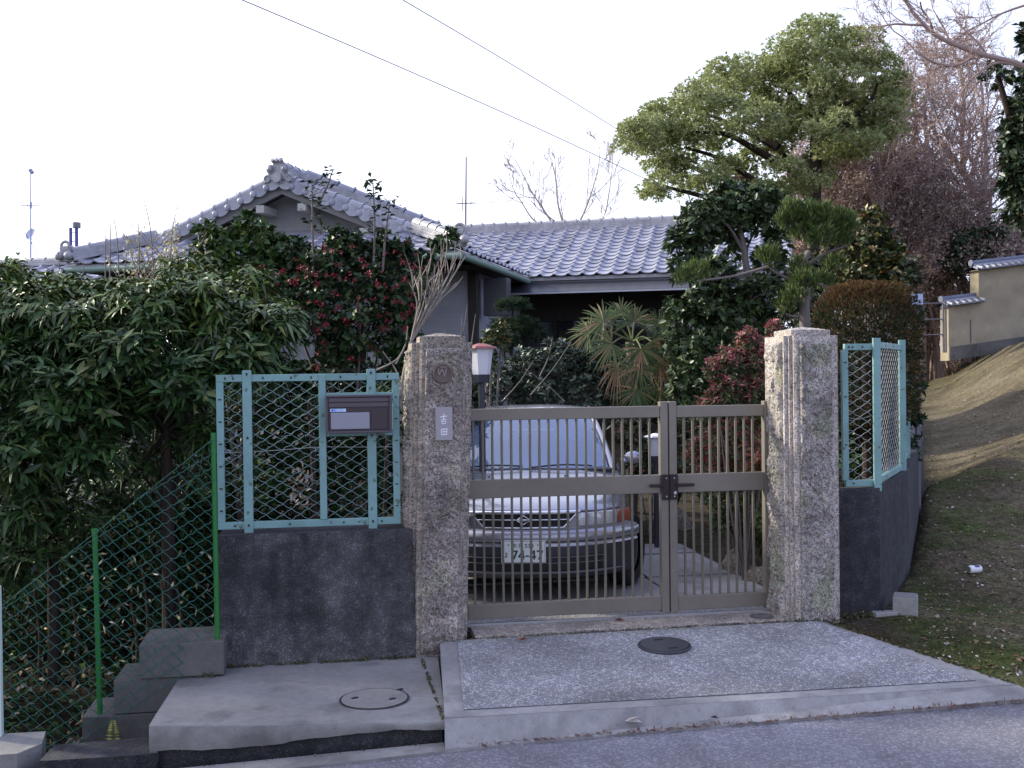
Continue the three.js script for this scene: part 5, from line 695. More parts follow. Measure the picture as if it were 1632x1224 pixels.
{ // camellia left of the berries
  const b = (x, y, r, d, n, sq = 1) => px(x, y, r, d, n, sq), pal = [[.05, .10, .02, 3], [.075, .14, .03, 2], [.03, .06, .02, 2], [.16, .20, .05, 1]];
  shrub('camellia_bush', 'leafy green camellia in front of the gable, left of the red flowers', 'shrub', at(390, 900, 10.6), [b(350, 400, 42, 10.6, 110, 1.1), b(410, 385, 42, 10.7, 100), b(330, 440, 40, 10.5, 80), b(420, 435, 48, 10.6, 120), b(375, 450, 50, 10.5, 110), b(325, 365, 16, 10.6, 14, 1.4), b(395, 355, 20, 10.7, 18, 1.2), b(445, 405, 34, 10.7, 80), b(460, 440, 34, 10.6, 80)], { k: 5, spread: .95, len: .10, wid: .05, bend: .12, out: .7, up: .5, pal, inner: .35 }, 31, [M.barkGrey, M.leafGloss]);
  // red flowering camellia
  const R0 = rng(77), fl = [];
  const t = shrub('camellia_bush', 'large dark camellia covered with clusters of red flowers, above the mailbox', 'shrub', at(560, 900, 10.2), [b(480, 405, 30, 10.5, 60), b(560, 400, 36, 10.5, 80), b(635, 405, 30, 10.4, 60), b(520, 440, 58, 10.3, 170), b(580, 455, 62, 10.3, 200), b(640, 475, 52, 10.2, 160), b(500, 510, 62, 10.1, 190), b(575, 530, 66, 10.0, 200), b(640, 545, 46, 10.1, 130), b(455, 470, 42, 10.4, 100), b(545, 395, 38, 10.4, 90), b(610, 410, 40, 10.4, 90), b(665, 430, 34, 10.3, 70), b(540, 590, 60, 10.2, 120), b(640, 590, 50, 10.3, 90), b(690, 400, 20, 10.2, 26), b(715, 380, 18, 10.2, 20)], { k: 5, spread: .95, len: .085, wid: .042, bend: .15, out: .7, up: .45, pal: [...GREENDK, [.07, .11, .03, 2]], inner: .3 }, 32, [M.barkGrey, M.leafGloss], { more: (LV, W, R, th, bs) => {
    for (const [pts, n] of [[[at(500, 440, 10.2), at(498, 350, 10.2), at(497, 285, 10.2)], 60], [[at(595, 440, 10.2), at(597, 360, 10.2), at(594, 285, 10.2)], 80], [[at(610, 430, 10.2), at(615, 370, 10.2), at(622, 318, 10.2)], 44], [[at(505, 330, 10.2), at(520, 300, 10.2), at(531, 270, 10.2)], 24]]) { const cv = W.limb(pts, .014, .005, 6, 4); for (let i = 0; i < n; i++) { const q = .3 + .7 * Math.pow(R(), .6), p = cv.getPoint(q).add(V((R() - .5) * .16, (R() - .5) * .05, (R() - .5) * .16)); const d = rdir(R); d.y = Math.abs(d.y) * .5; d.normalize(); LV.leaf(p, d, V(0, 1, 0).addScaledVector(rdir(R), .4), .085, .04, .1, pick([[.035, .065, .03], [.02, .045, .02], [.06, .1, .03]], R)); } }
  } });
  const petal = k => { const l = new Leaves(), R = rng(400 + k); for (let i = 0; i < 16; i++) { const d = rdir(R); l.leaf(d.clone().multiplyScalar(.002 + .020 * R()), d, rdir(R), .03 + .022 * R(), .028, .1, pick([[.22, .010, .022], [.16, .007, .02], [.28, .02, .035], [.11, .005, .015]], R)); } return l.geo(); };
  const pg = [0, 1, 2, 3, 4].map(petal), fm = leafMat(.6, .15);
  const spots = [[515, 392], [520, 400], [410, 428], [402, 436], [488, 428], [498, 436], [475, 425], [545, 420], [578, 415], [582, 424], [616, 408], [643, 415], [652, 418], [660, 408], [490, 440], [505, 448], [460, 445], [468, 452], [555, 448], [600, 450], [615, 452], [632, 456], [648, 445], [530, 470], [570, 475], [592, 480], [545, 486], [430, 458], [440, 466], [418, 448], [515, 505], [550, 512], [635, 480], [604, 500], [640, 500], [660, 490], [500, 525], [505, 560], [530, 498], [575, 520], [607, 525], [622, 530], [645, 520], [520, 545], [580, 548], [600, 560], [558, 570], [628, 480], [685, 412], [655, 465], [478, 490], [494, 480], [562, 440], [538, 440], [612, 475], [452, 480], [590, 435], [670, 425], [567, 498], [620, 510], [505, 585], [535, 530], [650, 430], [400, 425], [440, 440]];
  const hub = V(t.position.x, t.position.y, t.position.z); [...spots, ...spots.map(([x, y]) => [x + (R0() - .5) * 46, y + (R0() - .5) * 46])].forEach(([x, y], i) => { const k = shadow(new THREE.Mesh(pg[i % 5], fm)); k.name = 'flower_cluster'; k.position.copy(at(x + (R0() - .5) * 8, y + (R0() - .5) * 8, 9.72 + R0() * .22)).sub(hub); k.scale.setScalar((i < 64 ? .42 : .28) + .42 * R0()); k.rotation.set(R0() * 6, R0() * 6, 0); t.add(k); });
}
{ // pale winter-flowering shrub over the hedge
  const R = rng(41), W = new Wood(), LV = new Leaves(), b0 = at(255, 900, 9.4); b0.y = G(b0.x, b0.z, false);
  const t = thing('winter_shrub', 'thin twiggy shrub with pale yellow buds, above the hedge below the roof corner', 'shrub', b0); const pal = [[.62, .56, .30], [.70, .66, .42], [.5, .42, .22], [.75, .72, .58]];
  for (let i = 0; i < 34; i++) { const a = at(190 + R() * 130, 470, 9.3 + R() * .4), tip = at(lerp(170, 335, R()), 345 + R() * 80, 9.2 + R() * .6), m = a.clone().lerp(tip, .5).add(V((R() - .5) * .1, .03, 0)); if (i < 6) W.limb([b0.clone().add(V((R() - .5) * .3, 0, 0)), at(250, 620, 9.4), a], .014, .007, 5, 3); const cv = W.limb([a, m, tip], .006, .002, 4, 3); for (let k = 0; k < 30; k++) { const p = cv.getPoint(.15 + .75 * R()).add(rdir(R).multiplyScalar(.03)); if (p.x < -3.05 && R() < .6) continue; LV.leaf(p, rdir(R), rdir(R), .028 + .02 * R(), .024, .1, pick(pal, R)); } }
  for (const [x0, y0, x1, y1] of [[245, 400, 230, 320], [270, 390, 286, 322], [175, 420, 177, 346], [168, 430, 168, 374], [133, 470, 133, 412], [190, 410, 181, 346], [95, 450, 93, 400], [222, 395, 220, 352]]) W.limb([at(x0, y0 + 40, 9.3), at(x1 * .4 + x0 * .6, (y0 + y1) / 2, 9.3), at(x1, y1, 9.3)], .006, .0025, 4, 3);
  part(t, 'twigs', W.geo(), M.barkGrey, WORLD); part(t, 'buds', LV.geo(), M.leafSoft, WORLD, 'stuff');
}
{ // bare pale shrub in front of the wing wall
  const R = rng(43), W = new Wood(), b0 = at(640, 800, 9.3); b0.y = G(b0.x, b0.z, false); const t = thing('bare_shrub', 'leafless pale branched shrub behind the left gatepost, against the grey wall', 'shrub', b0);
  const hub = at(655, 545, 9.3); W.limb([b0, at(638, 640, 9.3), hub], .03, .017, 7, 4);
  for (const [x, y] of [[668, 415], [682, 420], [700, 425], [722, 425], [742, 408], [660, 440], [712, 405], [735, 395], [690, 445], [652, 450], [728, 450]]) { const tip = at(x, y, 9.3 + (R() - .5) * .6), m = at(lerp(675, x, .45), lerp(500, y, .35), 9.3), cv = W.limb([hub, m, tip], .010, .0032, 5, 4); for (let k = 0; k < 3; k++) { const p = cv.getPoint(.35 + .5 * R()), q = p.clone().add(V((R() - .3) * .25, .12 + R() * .25, (R() - .5) * .2)); W.limb([p, p.clone().lerp(q, .5).add(V(.02, 0, 0)), q], .005, .002, 4, 2); } }
  for (const [x0, y0, x1, y1] of [[640, 620, 610, 560], [645, 600, 690, 540], [630, 580, 650, 520], [600, 590, 640, 565]]) W.limb([at(x0, y0, 9.2), at((x0 + x1) / 2 + 6, (y0 + y1) / 2, 9.2), at(x1, y1, 9.2)], .010, .004, 5, 3);
  part(t, 'branches', W.geo(), M.barkPale, WORLD);
}
{ // clipped pads by the wing wall, low yellowish shrub, grey-green mass behind the car
  const b = (x, y, r, d, n, sq = 1, sx = 1) => px(x, y, r, d, n, sq, 0, sx);
  const pads = [b(817, 487, 30, 14, 340, .42, 1.2), b(835, 520, 30, 14, 360, .6), b(800, 520, 26, 14.2, 240, .6), b(855, 535, 24, 14, 200, .7), b(810, 545, 26, 14, 200, .7)];
  shrub('clipped_pine', 'dark clipped garden pine with flat round pads, before the shaded veranda', 'tree', at(822, 600, 14.1), pads, { k: 7, spread: .8, len: .06, wid: .010, bend: .05, out: .7, up: .8, pal: [[.03, .055, .028], [.045, .075, .035], [.022, .04, .022]], inner: .4, twig: 30 }, 51, [M.barkDark, M.leafDull], { r: .04, stem: 'trunk' });
  shrub('evergreen_shrub', 'small yellowing shrub between the white lamp and the veranda', 'shrub', at(785, 640, 11.8), [b(785, 545, 24, 11.8, 60), b(800, 530, 18, 11.8, 40), b(770, 570, 26, 11.8, 60), b(740, 600, 26, 11.0, 60)], { k: 5, spread: .95, len: .085, wid: .04, bend: .12, out: .7, up: .5, pal: [[.07, .10, .03, 2], [.16, .16, .05, 2], [.04, .07, .03, 3], [.28, .16, .05, .6]], inner: .3 }, 52, [M.barkGrey, M.leafGloss], { more: (LV, W, R) => { for (const [x0, y0, x1, y1] of [[735, 560, 745, 485], [733, 580, 737, 500], [750, 560, 758, 500], [720, 560, 704, 512]]) W.limb([at(x0, y0, 11), at((x0 + x1) / 2, (y0 + y1) / 2, 11), at(x1, y1, 11)], .008, .003, 4, 2); } });
  shrub('evergreen_shrub', 'broad grey green shrub standing behind the car roof', 'shrub', at(890, 700, 12.9), [b(840, 592, 46, 12.9, 260), b(895, 580, 46, 12.9, 270), b(950, 582, 44, 12.9, 260), b(800, 615, 40, 12.8, 200), b(860, 632, 50, 12.7, 230), b(930, 630, 50, 12.7, 230), b(990, 610, 36, 12.8, 160), b(985, 650, 40, 12.7, 140), b(770, 640, 36, 12.6, 120)], { k: 5, spread: .9, len: .085, wid: .034, bend: .2, out: .7, up: .5, pal: [[.06, .085, .055, 3], [.09, .12, .08, 2], [.04, .06, .035, 2], [.14, .16, .12, .7]], inner: .35 }, 53, [M.barkGrey, M.leafGloss], { more: (LV, W, R) => { for (const [x0, y0, x1, y1] of [[845, 630, 910, 545], [860, 600, 880, 540], [800, 640, 850, 575], [900, 640, 840, 590]]) W.limb([at(x0, y0, 12), at((x0 + x1) / 2 + 4, (y0 + y1) / 2, 12), at(x1, y1, 12)], .007, .003, 4, 3); } });
  shrub('evergreen_shrub', 'dark shrub low behind the lamp and the left gatepost', 'shrub', at(745, 760, 10.4), [b(735, 640, 40, 10.4, 160), b(715, 590, 34, 10.4, 120), b(690, 640, 50, 10.3, 160), b(750, 700, 50, 10.2, 160)], { k: 5, spread: .95, len: .075, wid: .035, bend: .15, out: .7, up: .45, pal: [...GREENDK, [.10, .10, .05, 1]], inner: .3 }, 54, [M.barkGrey, M.leafGloss]);
}
{ // windmill palm
  const d = 12.6, b0 = at(1005, 760, d); b0.y = G(b0.x, b0.z, false) - .02; const t = thing('windmill_palm', 'windmill palm with drooping fan fronds, some brown, beside the shaded veranda', 'palm', b0), R = rng(61);
  const W = new Wood(), top = at(1008, 545, d); W.limb([b0, b0.clone().lerp(top, .5).add(V(.03, 0, 0)), top], .075, .085, 10, 6); part(t, 'trunk', W.geo(), M.bark, WORLD);
  const fr = (hx, hy, dz, r, dead, face) => {
    const hub = at(hx, hy, d + dz), k = r * d / FOC, LV = new Leaves(), w2 = new Wood(), dir = hub.clone().sub(top).normalize(); w2.limb([top, top.clone().lerp(hub, .5).add(V(0, .06, 0)), hub], .014, .008, 5, 3);
    const nrm = dir.clone().multiplyScalar(.12).add(V(face, .28, .95)).normalize(), u = dir.clone().addScaledVector(nrm, -dir.dot(nrm)).normalize(), v = nrm.clone().cross(u), n = 26;
    for (let i = 0; i < n; i++) { const a = (i / (n - 1) - .5) * 4.3 + (R() - .5) * .10, q = u.clone().multiplyScalar(Math.cos(a)).addScaledVector(v, Math.sin(a)).addScaledVector(nrm, .12 * R()).normalize(), dd = dead ? 1 : R() < .14 ? 1 : 0, c = dd ? pick([[.30, .19, .10], [.36, .25, .13], [.24, .14, .08]], R) : pick([[.06, .10, .025], [.09, .13, .035], [.04, .07, .02], [.15, .17, .055]], R); LV.leaf(hub, q, nrm, k * (.85 + .25 * R()) * (1 - .18 * Math.abs(a) / 2.4), k * .058, (dead ? .6 : .26) * (.6 + .9 * R()), c, true); }
    const m = part(t, 'frond', LV.geo(), M.leafSoft, WORLD); if (dead) m.userData.label = 'withered brown frond'; part(m, 'leaf_stalk', w2.geo(), std({ color: lin(.12, .14, .05) }), WORLD);
  };
  [[1012, 512, .0, 50, 0, .05], [962, 512, -.05, 52, 0, -.25], [1050, 518, .05, 48, 0, .3], [975, 548, -.35, 48, 0, -.15], [1022, 556, -.4, 52, 0, .1], [938, 530, .15, 44, 0, -.35], [1072, 548, -.1, 42, 0, .4], [1018, 588, -.45, 44, 0, .05], [1052, 580, -.3, 40, 1, .3], [1015, 622, -.5, 44, 0, 0], [1052, 622, -.35, 42, 0, .25], [985, 585, -.3, 40, 1, -.2], [990, 500, .2, 44, 0, -.1], [1040, 545, -.3, 44, 0, .2]].forEach(a => fr(a[0], a[1], a[2], a[3], a[4], a[5]));
}
{ // big camellia tree right of centre
  const b = (x, y, r, d, n, sq = 1) => px(x, y, r, d, n, sq), d = 12;
  shrub('camellia_tree', 'tall glossy dark green camellia tree with a pale trunk, beside the roof', 'tree', at(1185, 690, d), [b(1140, 345, 48, d, 130), b(1195, 335, 44, d, 120), b(1110, 370, 42, d, 120), b(1160, 375, 42, d + .3, 90), b(1225, 345, 40, d, 110), b(1100, 420, 36, d, 90), b(1140, 440, 44, d - .2, 120), b(1225, 420, 36, d + .2, 70), b(1165, 312, 30, d, 60), b(1222, 318, 28, d, 56), b(1240, 385, 26, d, 50), b(1112, 345, 30, d - .2, 50), b(1080, 385, 22, d, 40), b(1235, 470, 34, d, 80), b(1195, 475, 40, d - .3, 110), b(1130, 490, 50, d - .3, 170), b(1090, 500, 36, d - .2, 110), b(1160, 530, 44, d - .3, 150), b(1085, 545, 30, d - .2, 80), b(1115, 560, 42, d - .4, 150), b(1100, 605, 42, d - .4, 140), b(1110, 650, 44, d - .4, 120), b(1215, 510, 30, d - .1, 80)], { k: 5, spread: .95, len: .095, wid: .05, bend: .15, out: .7, up: .45, pal: [[.045, .075, .028, 3], [.065, .105, .036, 3], [.10, .15, .055, 2], [.025, .045, .02, 2]], inner: .3, twig: 7 }, 71, [M.barkGrey, M.leafGloss], { stem: 'trunk', wood: (W, bs, R) => { W.limb([bs, at(1180, 580, d), at(1192, 480, d), at(1186, 400, d), at(1177, 350, d), at(1172, 312, d)], .062, .018, 9, 4); for (const [x0, y0, x1, y1] of [[1190, 470, 1130, 430], [1190, 440, 1215, 350], [1184, 400, 1130, 340], [1185, 500, 1235, 440], [1182, 560, 1120, 500], [1178, 370, 1220, 320], [1190, 520, 1150, 530], [1185, 620, 1110, 590]]) { const a = at(x0, y0, d), e = at(x1, y1, d); W.limb([a, a.clone().lerp(e, .5).add(V(0, .06, R() - .5)), e], .022, .008, 6, 3); } W.limb([at(1192, 640, d - .3), at(1196, 540, d - .3), at(1190, 430, d - .2)], .04, .025, 8, 4); } });
}
{ // cloud-pruned podocarpus
  const d = 11, W0 = (x, y) => at(x, y, d), b = (x, y, r, n, sq = 1, dz = 0) => px(x, y, r * 1.25, d, n * 1.7 | 0, sq, dz);
  shrub('cloud_pruned_tree', 'cloud-pruned tree with tufts of bright upright needles and a bare curved bough', 'tree', at(1287, 620, d), [b(1263, 342, 19, 60, 1.1), b(1292, 348, 22, 75), b(1318, 352, 24, 80), b(1345, 360, 21, 65), b(1278, 372, 20, 55), b(1310, 380, 22, 60, .8, -.1), b(1345, 380, 16, 40), b(1250, 355, 14, 30), b(1226, 412, 18, 45, .8), b(1272, 432, 16, 36, 1.1), b(1284, 450, 18, 45, .9, -.2), b(1314, 452, 16, 32, 1, .1), b(1267, 474, 18, 45, .9, -.2), b(1110, 438, 22, 55, .9, .1), b(1090, 445, 14, 26), b(1330, 425, 15, 24, 1, .2), b(1255, 490, 15, 26)], { k: 9, spread: .5, len: .095, wid: .010, bend: .05, out: .4, up: 1.1, jit: .35, pal: [[.09, .15, .025, 3], [.14, .20, .04, 2], [.045, .08, .02, 3], [.20, .23, .06, .6]], inner: .25, twig: 6, twr: .008 }, 81, [M.barkGrey, M.leafSoft], { stem: 'trunk', wood: (W, bs, R) => {
    W.limb([bs, W0(1284, 540), W0(1282, 500), W0(1284, 450), W0(1280, 420), W0(1292, 395), W0(1290, 365), W0(1300, 345)], .065, .022, 9, 4); W.limb([W0(1287, 422), W0(1300, 412), W0(1320, 402), W0(1340, 395), W0(1353, 388), W0(1352, 380)], .018, .010, 7, 4); W.limb([W0(1284, 412), W0(1277, 404), W0(1274, 408)], .016, .012, 6, 2); W.limb([W0(1331, 398), W0(1331, 388)], .010, .007, 5, 2);
    for (const p of [[[1280, 452], [1262, 446], [1240, 436], [1222, 424]], [[1284, 480], [1274, 478], [1264, 482]], [[1290, 380], [1274, 365], [1262, 350]], [[1295, 365], [1320, 368], [1346, 366]], [[1284, 445], [1300, 452], [1316, 456]], [[1225, 425], [1170, 440], [1110, 448]], [[1283, 500], [1268, 505], [1252, 500]]]) W.limb(p.map(q => W0(...q)), .020, .010, 6, 4); } });
}
{ // red-tipped pieris by the right gatepost and low growth inside the gate
  const b = (x, y, r, d, n, sq = 1) => px(x, y, r, d, n, sq), red = (c, p, R, h) => { if (h > -.2 && R() < .30 + .32 * h) { const k = .7 + .6 * R(); c[0] = .44 * k; c[1] = .13 * k; c[2] = .14 * k; } };
  const o = { k: 7, spread: .95, len: .055, wid: .017, bend: .12, out: .6, up: .7, pal: [[.07, .10, .035, 2], [.11, .145, .05, 2], [.04, .06, .025, 2], [.24, .17, .09, 1]], inner: .35, tint: red };
  shrub('pieris_bush', 'red-tipped shrub spilling beside the pale right gatepost', 'shrub', at(1185, 800, 9.0), [b(1195, 548, 26, 9, 150), b(1168, 580, 34, 9, 190), b(1210, 580, 36, 9, 210), b(1160, 622, 34, 9, 190), b(1205, 628, 40, 9, 220), b(1230, 550, 18, 9.1, 70), b(1140, 640, 24, 9, 90), b(1225, 620, 30, 8.9, 110), b(1140, 590, 22, 9, 80), b(1238, 575, 24, 9.0, 90), b(1120, 660, 26, 9.1, 90), b(1232, 525, 14, 9.1, 36)], o, 91, [M.barkGrey, M.leafSoft], { r: .010 });
  shrub('pieris_bush', 'lower red and green shrub seen through the narrow gate leaf', 'shrub', at(1180, 840, 9.2), [b(1150, 700, 40, 9.2, 320), b(1195, 690, 44, 9.1, 360), b(1215, 740, 40, 9.0, 300), b(1160, 760, 40, 9.3, 280), b(1120, 720, 34, 9.5, 200), b(1200, 800, 46, 9.2, 300), b(1225, 830, 36, 9.0, 180), b(1160, 805, 32, 9.4, 200), b(1150, 835, 24, 9.4, 110), b(1195, 845, 34, 9.4, 180), b(1222, 870, 24, 9.2, 110), b(1130, 790, 22, 9.7, 80)], { ...o, pal: [[.12, .18, .06, 3], [.18, .24, .08, 2], [.05, .08, .03, 2], [.40, .28, .18, 1]], tint: (c, p, R, h) => { if (p.y > 1.0 && R() < .4) { c[0] = .46; c[1] = .10; c[2] = .11; } } }, 92, [M.barkGrey, M.leafSoft], { r: .006 });
  shrub('evergreen_shrub', 'small leafy plants along the drive edge behind the gate stiles', 'shrub', at(1035, 790, 11.2), [b(1010, 690, 40, 11.4, 160), b(1040, 740, 36, 11.0, 140), b(1080, 700, 40, 11.3, 150), b(1090, 760, 34, 10.8, 120), b(1020, 740, 30, 11.1, 90)], { k: 6, spread: .95, len: .07, wid: .03, bend: .15, out: .7, up: .5, pal: [[.05, .08, .03, 3], [.03, .05, .02, 2], [.13, .11, .05, 1], [.24, .05, .05, .6]], inner: .3 }, 93, [M.barkGrey, M.leafSoft], { r: .009 });
  shrub('evergreen_shrub', 'dark bush filling the gap between palm and gate stile', 'shrub', at(1070, 760, 12.6), [b(1050, 640, 50, 12.9, 200), b(1010, 660, 44, 13, 170), b(1120, 690, 40, 12.2, 130), b(1160, 640, 60, 12.4, 170)], { k: 6, spread: .95, len: .08, wid: .035, bend: .15, out: .7, up: .5, pal: GREENDK, inner: .3 }, 94, [M.barkDark, M.leafGloss]);
  // garden stones
  const stone = (label, x, y, d, sx, sy, sz, seed) => { const g = new THREE.IcosahedronGeometry(1, 4), p = g.attributes.position; for (let i = 0; i < p.count; i++) { const q = V().fromBufferAttribute(p, i), k = 1 + .45 * fbm3(q.x * 1.3 + seed, q.y * 1.3, q.z * 1.3, 5); p.setXYZ(i, q.x * sx * k, Math.max(-.4, q.y) * sy * k, q.z * sz * k); } g.computeVertexNormals(); const c = at(x, y, d); const t = thing('garden_stone', label, 'stone', V(c.x, .2, c.z), seed * 40); part(t, 'stone', uvBox(g), std({ ...T.gran, bumpScale: .01, color: lin(.75, .7, .62) })); };
  stone('rough mossy boulder at the foot of the red shrub inside the gate', 1182, 870, 9.4, .19, .20, .15, 3); stone('smaller rounded stone beside the boulder by the gate hinge', 1212, 890, 9.0, .13, .13, .12, 5); stone('pale flat stone at the end of the driveway', 1100, 818, 12, .22, .07, .15, 7); stone('brown stone among the plants by the gate centre stile', 1078, 748, 11.6, .16, .30, .13, 9);
}
{ // clipped conifer with a browned top
  const d = 9.6, R = rng(101), LV = new Leaves(), W = new Wood(), c = at(1381, 512, d), b = V(c.x, .3, c.z), t = thing('clipped_conifer', 'clipped conifer mound, rust brown on top, behind the right hand fence', 'shrub', b), hw = .425, hh = .36;
  W.limb([b, V(b.x, 1, b.z), V(b.x, 2.1, b.z)], .06, .04, 8, 3); for (let i = 0; i < 6; i++) { const a = i / 6 * 6.28; W.limb([V(b.x, 1.2, b.z), V(b.x + Math.cos(a) * .25, 1.7, b.z + Math.sin(a) * .25), V(b.x + Math.cos(a) * .36, 2.3, b.z + Math.sin(a) * .36)], .02, .008, 5, 3); }
  for (let i = 0; i < 11000; i++) { const q = rdir(R), m = Math.pow(Math.abs(q.x) ** 4 + Math.abs(q.y) ** 4 + Math.abs(q.z) ** 4, -.25), k = m * (.70 + .28 * Math.sqrt(R())) * (1 + .05 * noise(q.x * 5, q.y * 5, q.z * 5)), p = V(c.x + q.x * k * hw, c.y - .22 + q.y * k * (q.y < 0 ? .75 : hh + .2), c.z + q.z * k * hw), top = sstep(c.y + .02, c.y + .22, p.y + .12 * noise(p.x * 6, p.y * 6, p.z * 6)); const br = R() < .22 + .72 * top; const col = br ? pick([[.12, .065, .028], [.16, .09, .038], [.085, .045, .022], [.10, .08, .03]], R) : pick([[.035, .05, .022], [.05, .07, .03], [.022, .03, .018], [.09, .06, .03]], R); const ax = q.clone().add(V(0, .55, 0)).addScaledVector(rdir(R), .4).normalize(); for (let j = 0; j < 3; j++) LV.leaf(p, ax.clone().addScaledVector(rdir(R), .45).normalize(), rdir(R), .045, .010, .05, col); }
  part(t, 'trunk', W.geo(), M.barkDark, WORLD); part(t, 'foliage', LV.geo(), M.leafDull, WORLD, 'stuff');
  const bb = (x, y, r, d, n, sq = 1) => px(x, y, r, d, n, sq);
  shrub('evergreen_shrub', 'shrub with yellow and orange flecked leaves above the clipped conifer', 'shrub', at(1385, 620, 13.4), [bb(1340, 390, 30, 13.6, 90), bb(1420, 410, 30, 13.5, 90), bb(1430, 450, 26, 13.4, 70), bb(1370, 400, 36, 13.4, 140), bb(1400, 385, 32, 13.5, 120), bb(1405, 430, 34, 13.4, 130), bb(1365, 440, 30, 13.3, 110), bb(1340, 430, 26, 13.6, 80), bb(1390, 350, 24, 13.6, 70), bb(1350, 480, 30, 13.2, 80), bb(1420, 470, 24, 13.2, 60)], { k: 5, spread: .95, len: .09, wid: .045, bend: .15, out: .7, up: .5, pal: [[.06, .085, .02, 3], [.10, .12, .03, 2], [.035, .05, .018, 3], [.26, .13, .04, .8], [.36, .28, .10, .8]], inner: .3 }, 102, [M.barkGrey, M.leafGloss]);
  shrub('evergreen_shrub', 'dark shrub standing right behind the bent turquoise fence', 'shrub', at(1400, 800, 10.4), [bb(1360, 590, 44, 10.4, 170), bb(1420, 590, 44, 10.6, 170), bb(1370, 660, 50, 10.3, 180), bb(1430, 660, 46, 10.8, 170), bb(1380, 730, 50, 10.2, 170), bb(1430, 720, 40, 11, 130), bb(1450, 610, 26, 12, 90)], { k: 6, spread: 1.0, len: .09, wid: .035, bend: .2, out: .6, up: .5, pal: GREENDK, inner: .25 }, 104, [M.barkDark, M.leafGloss], { r: .012 });
  shrub('evergreen_tree', 'dark evergreen mass added behind the clipped conifer to shade the slope', 'tree', at(1400, 640, 17), [bb(1360, 440, 50, 17, 200), bb(1410, 450, 44, 17, 180), bb(1440, 500, 40, 16.5, 150), bb(1400, 520, 60, 17.5, 200), bb(1300, 440, 44, 17, 150)], { k: 5, spread: .95, len: .12, wid: .06, bend: .15, out: .7, up: .5, pal: [[.05, .07, .025, 3], [.08, .09, .03, 2], [.03, .045, .018, 3], [.20, .13, .05, .5]], inner: .3 }, 105, [M.barkDark, M.leafGloss], { stem: 'trunk' });  // added evergreens that keep the sun off the dirt slope
  shrub('evergreen_shrub', 'long hidden evergreen hedge added inside the bent wall to shade the slope', 'hedge', V(4.4, 0, -13.6), [[V(4.0, 1.6, -12.4), .62, .8, .7, 230], [V(4.4, 1.8, -13.6), .65, .95, .75, 260], [V(4.7, 1.9, -14.8), .65, 1.0, .75, 260], [V(5.0, 1.9, -16.1), .7, 1.0, .8, 260], [V(3.9, 1.0, -12.6), .6, .7, .8, 160], [V(4.6, 1.0, -14.4), .6, .7, .9, 180]], { k: 5, spread: .95, len: .10, wid: .045, bend: .15, out: .7, up: .5, pal: [[.05, .07, .025, 3], [.08, .09, .03, 2], [.03, .045, .018, 3], [.18, .12, .05, .4]], inner: .3 }, 107, [M.barkDark, M.leafGloss]);  // hedge put in out of sight to close a sun gap on the slope
  shrub('evergreen_tree', 'tall evergreen added deeper beside the slope for shade, left of the pipe rail', 'tree', at(1420, 640, 22), [bb(1400, 430, 44, 22, 180), bb(1440, 440, 36, 22, 150), bb(1430, 490, 40, 22, 150)], { k: 5, spread: .95, len: .14, wid: .07, bend: .15, out: .7, up: .5, pal: [[.06, .07, .03, 3], [.09, .085, .04, 2], [.04, .05, .02, 3]], inner: .3 }, 106, [M.barkDark, M.leafSoft], { stem: 'trunk' });  // another added tree, placed for the shade it throws on the slope
  shrub('evergreen_shrub', 'low dark hedge growth between the pruned tree and the camellia trunk', 'shrub', at(1240, 640, 11.8), [bb(1262, 505, 26, 12.9, 220), bb(1255, 480, 30, 12.8, 220), bb(1305, 492, 30, 12.6, 240), bb(1330, 520, 30, 12.4, 110), bb(1285, 520, 30, 12.4, 100), bb(1240, 545, 34, 11.8, 120), bb(1205, 560, 34, 11.9, 120), bb(1270, 560, 34, 11.6, 110), bb(1320, 560, 44, 11.6, 130)], { k: 6, spread: .95, len: .05, wid: .02, bend: .12, out: .7, up: .5, pal: [[.05, .075, .03], [.03, .045, .02], [.075, .10, .05]], inner: .3 }, 103, [M.barkDark, M.leafSoft]);
}
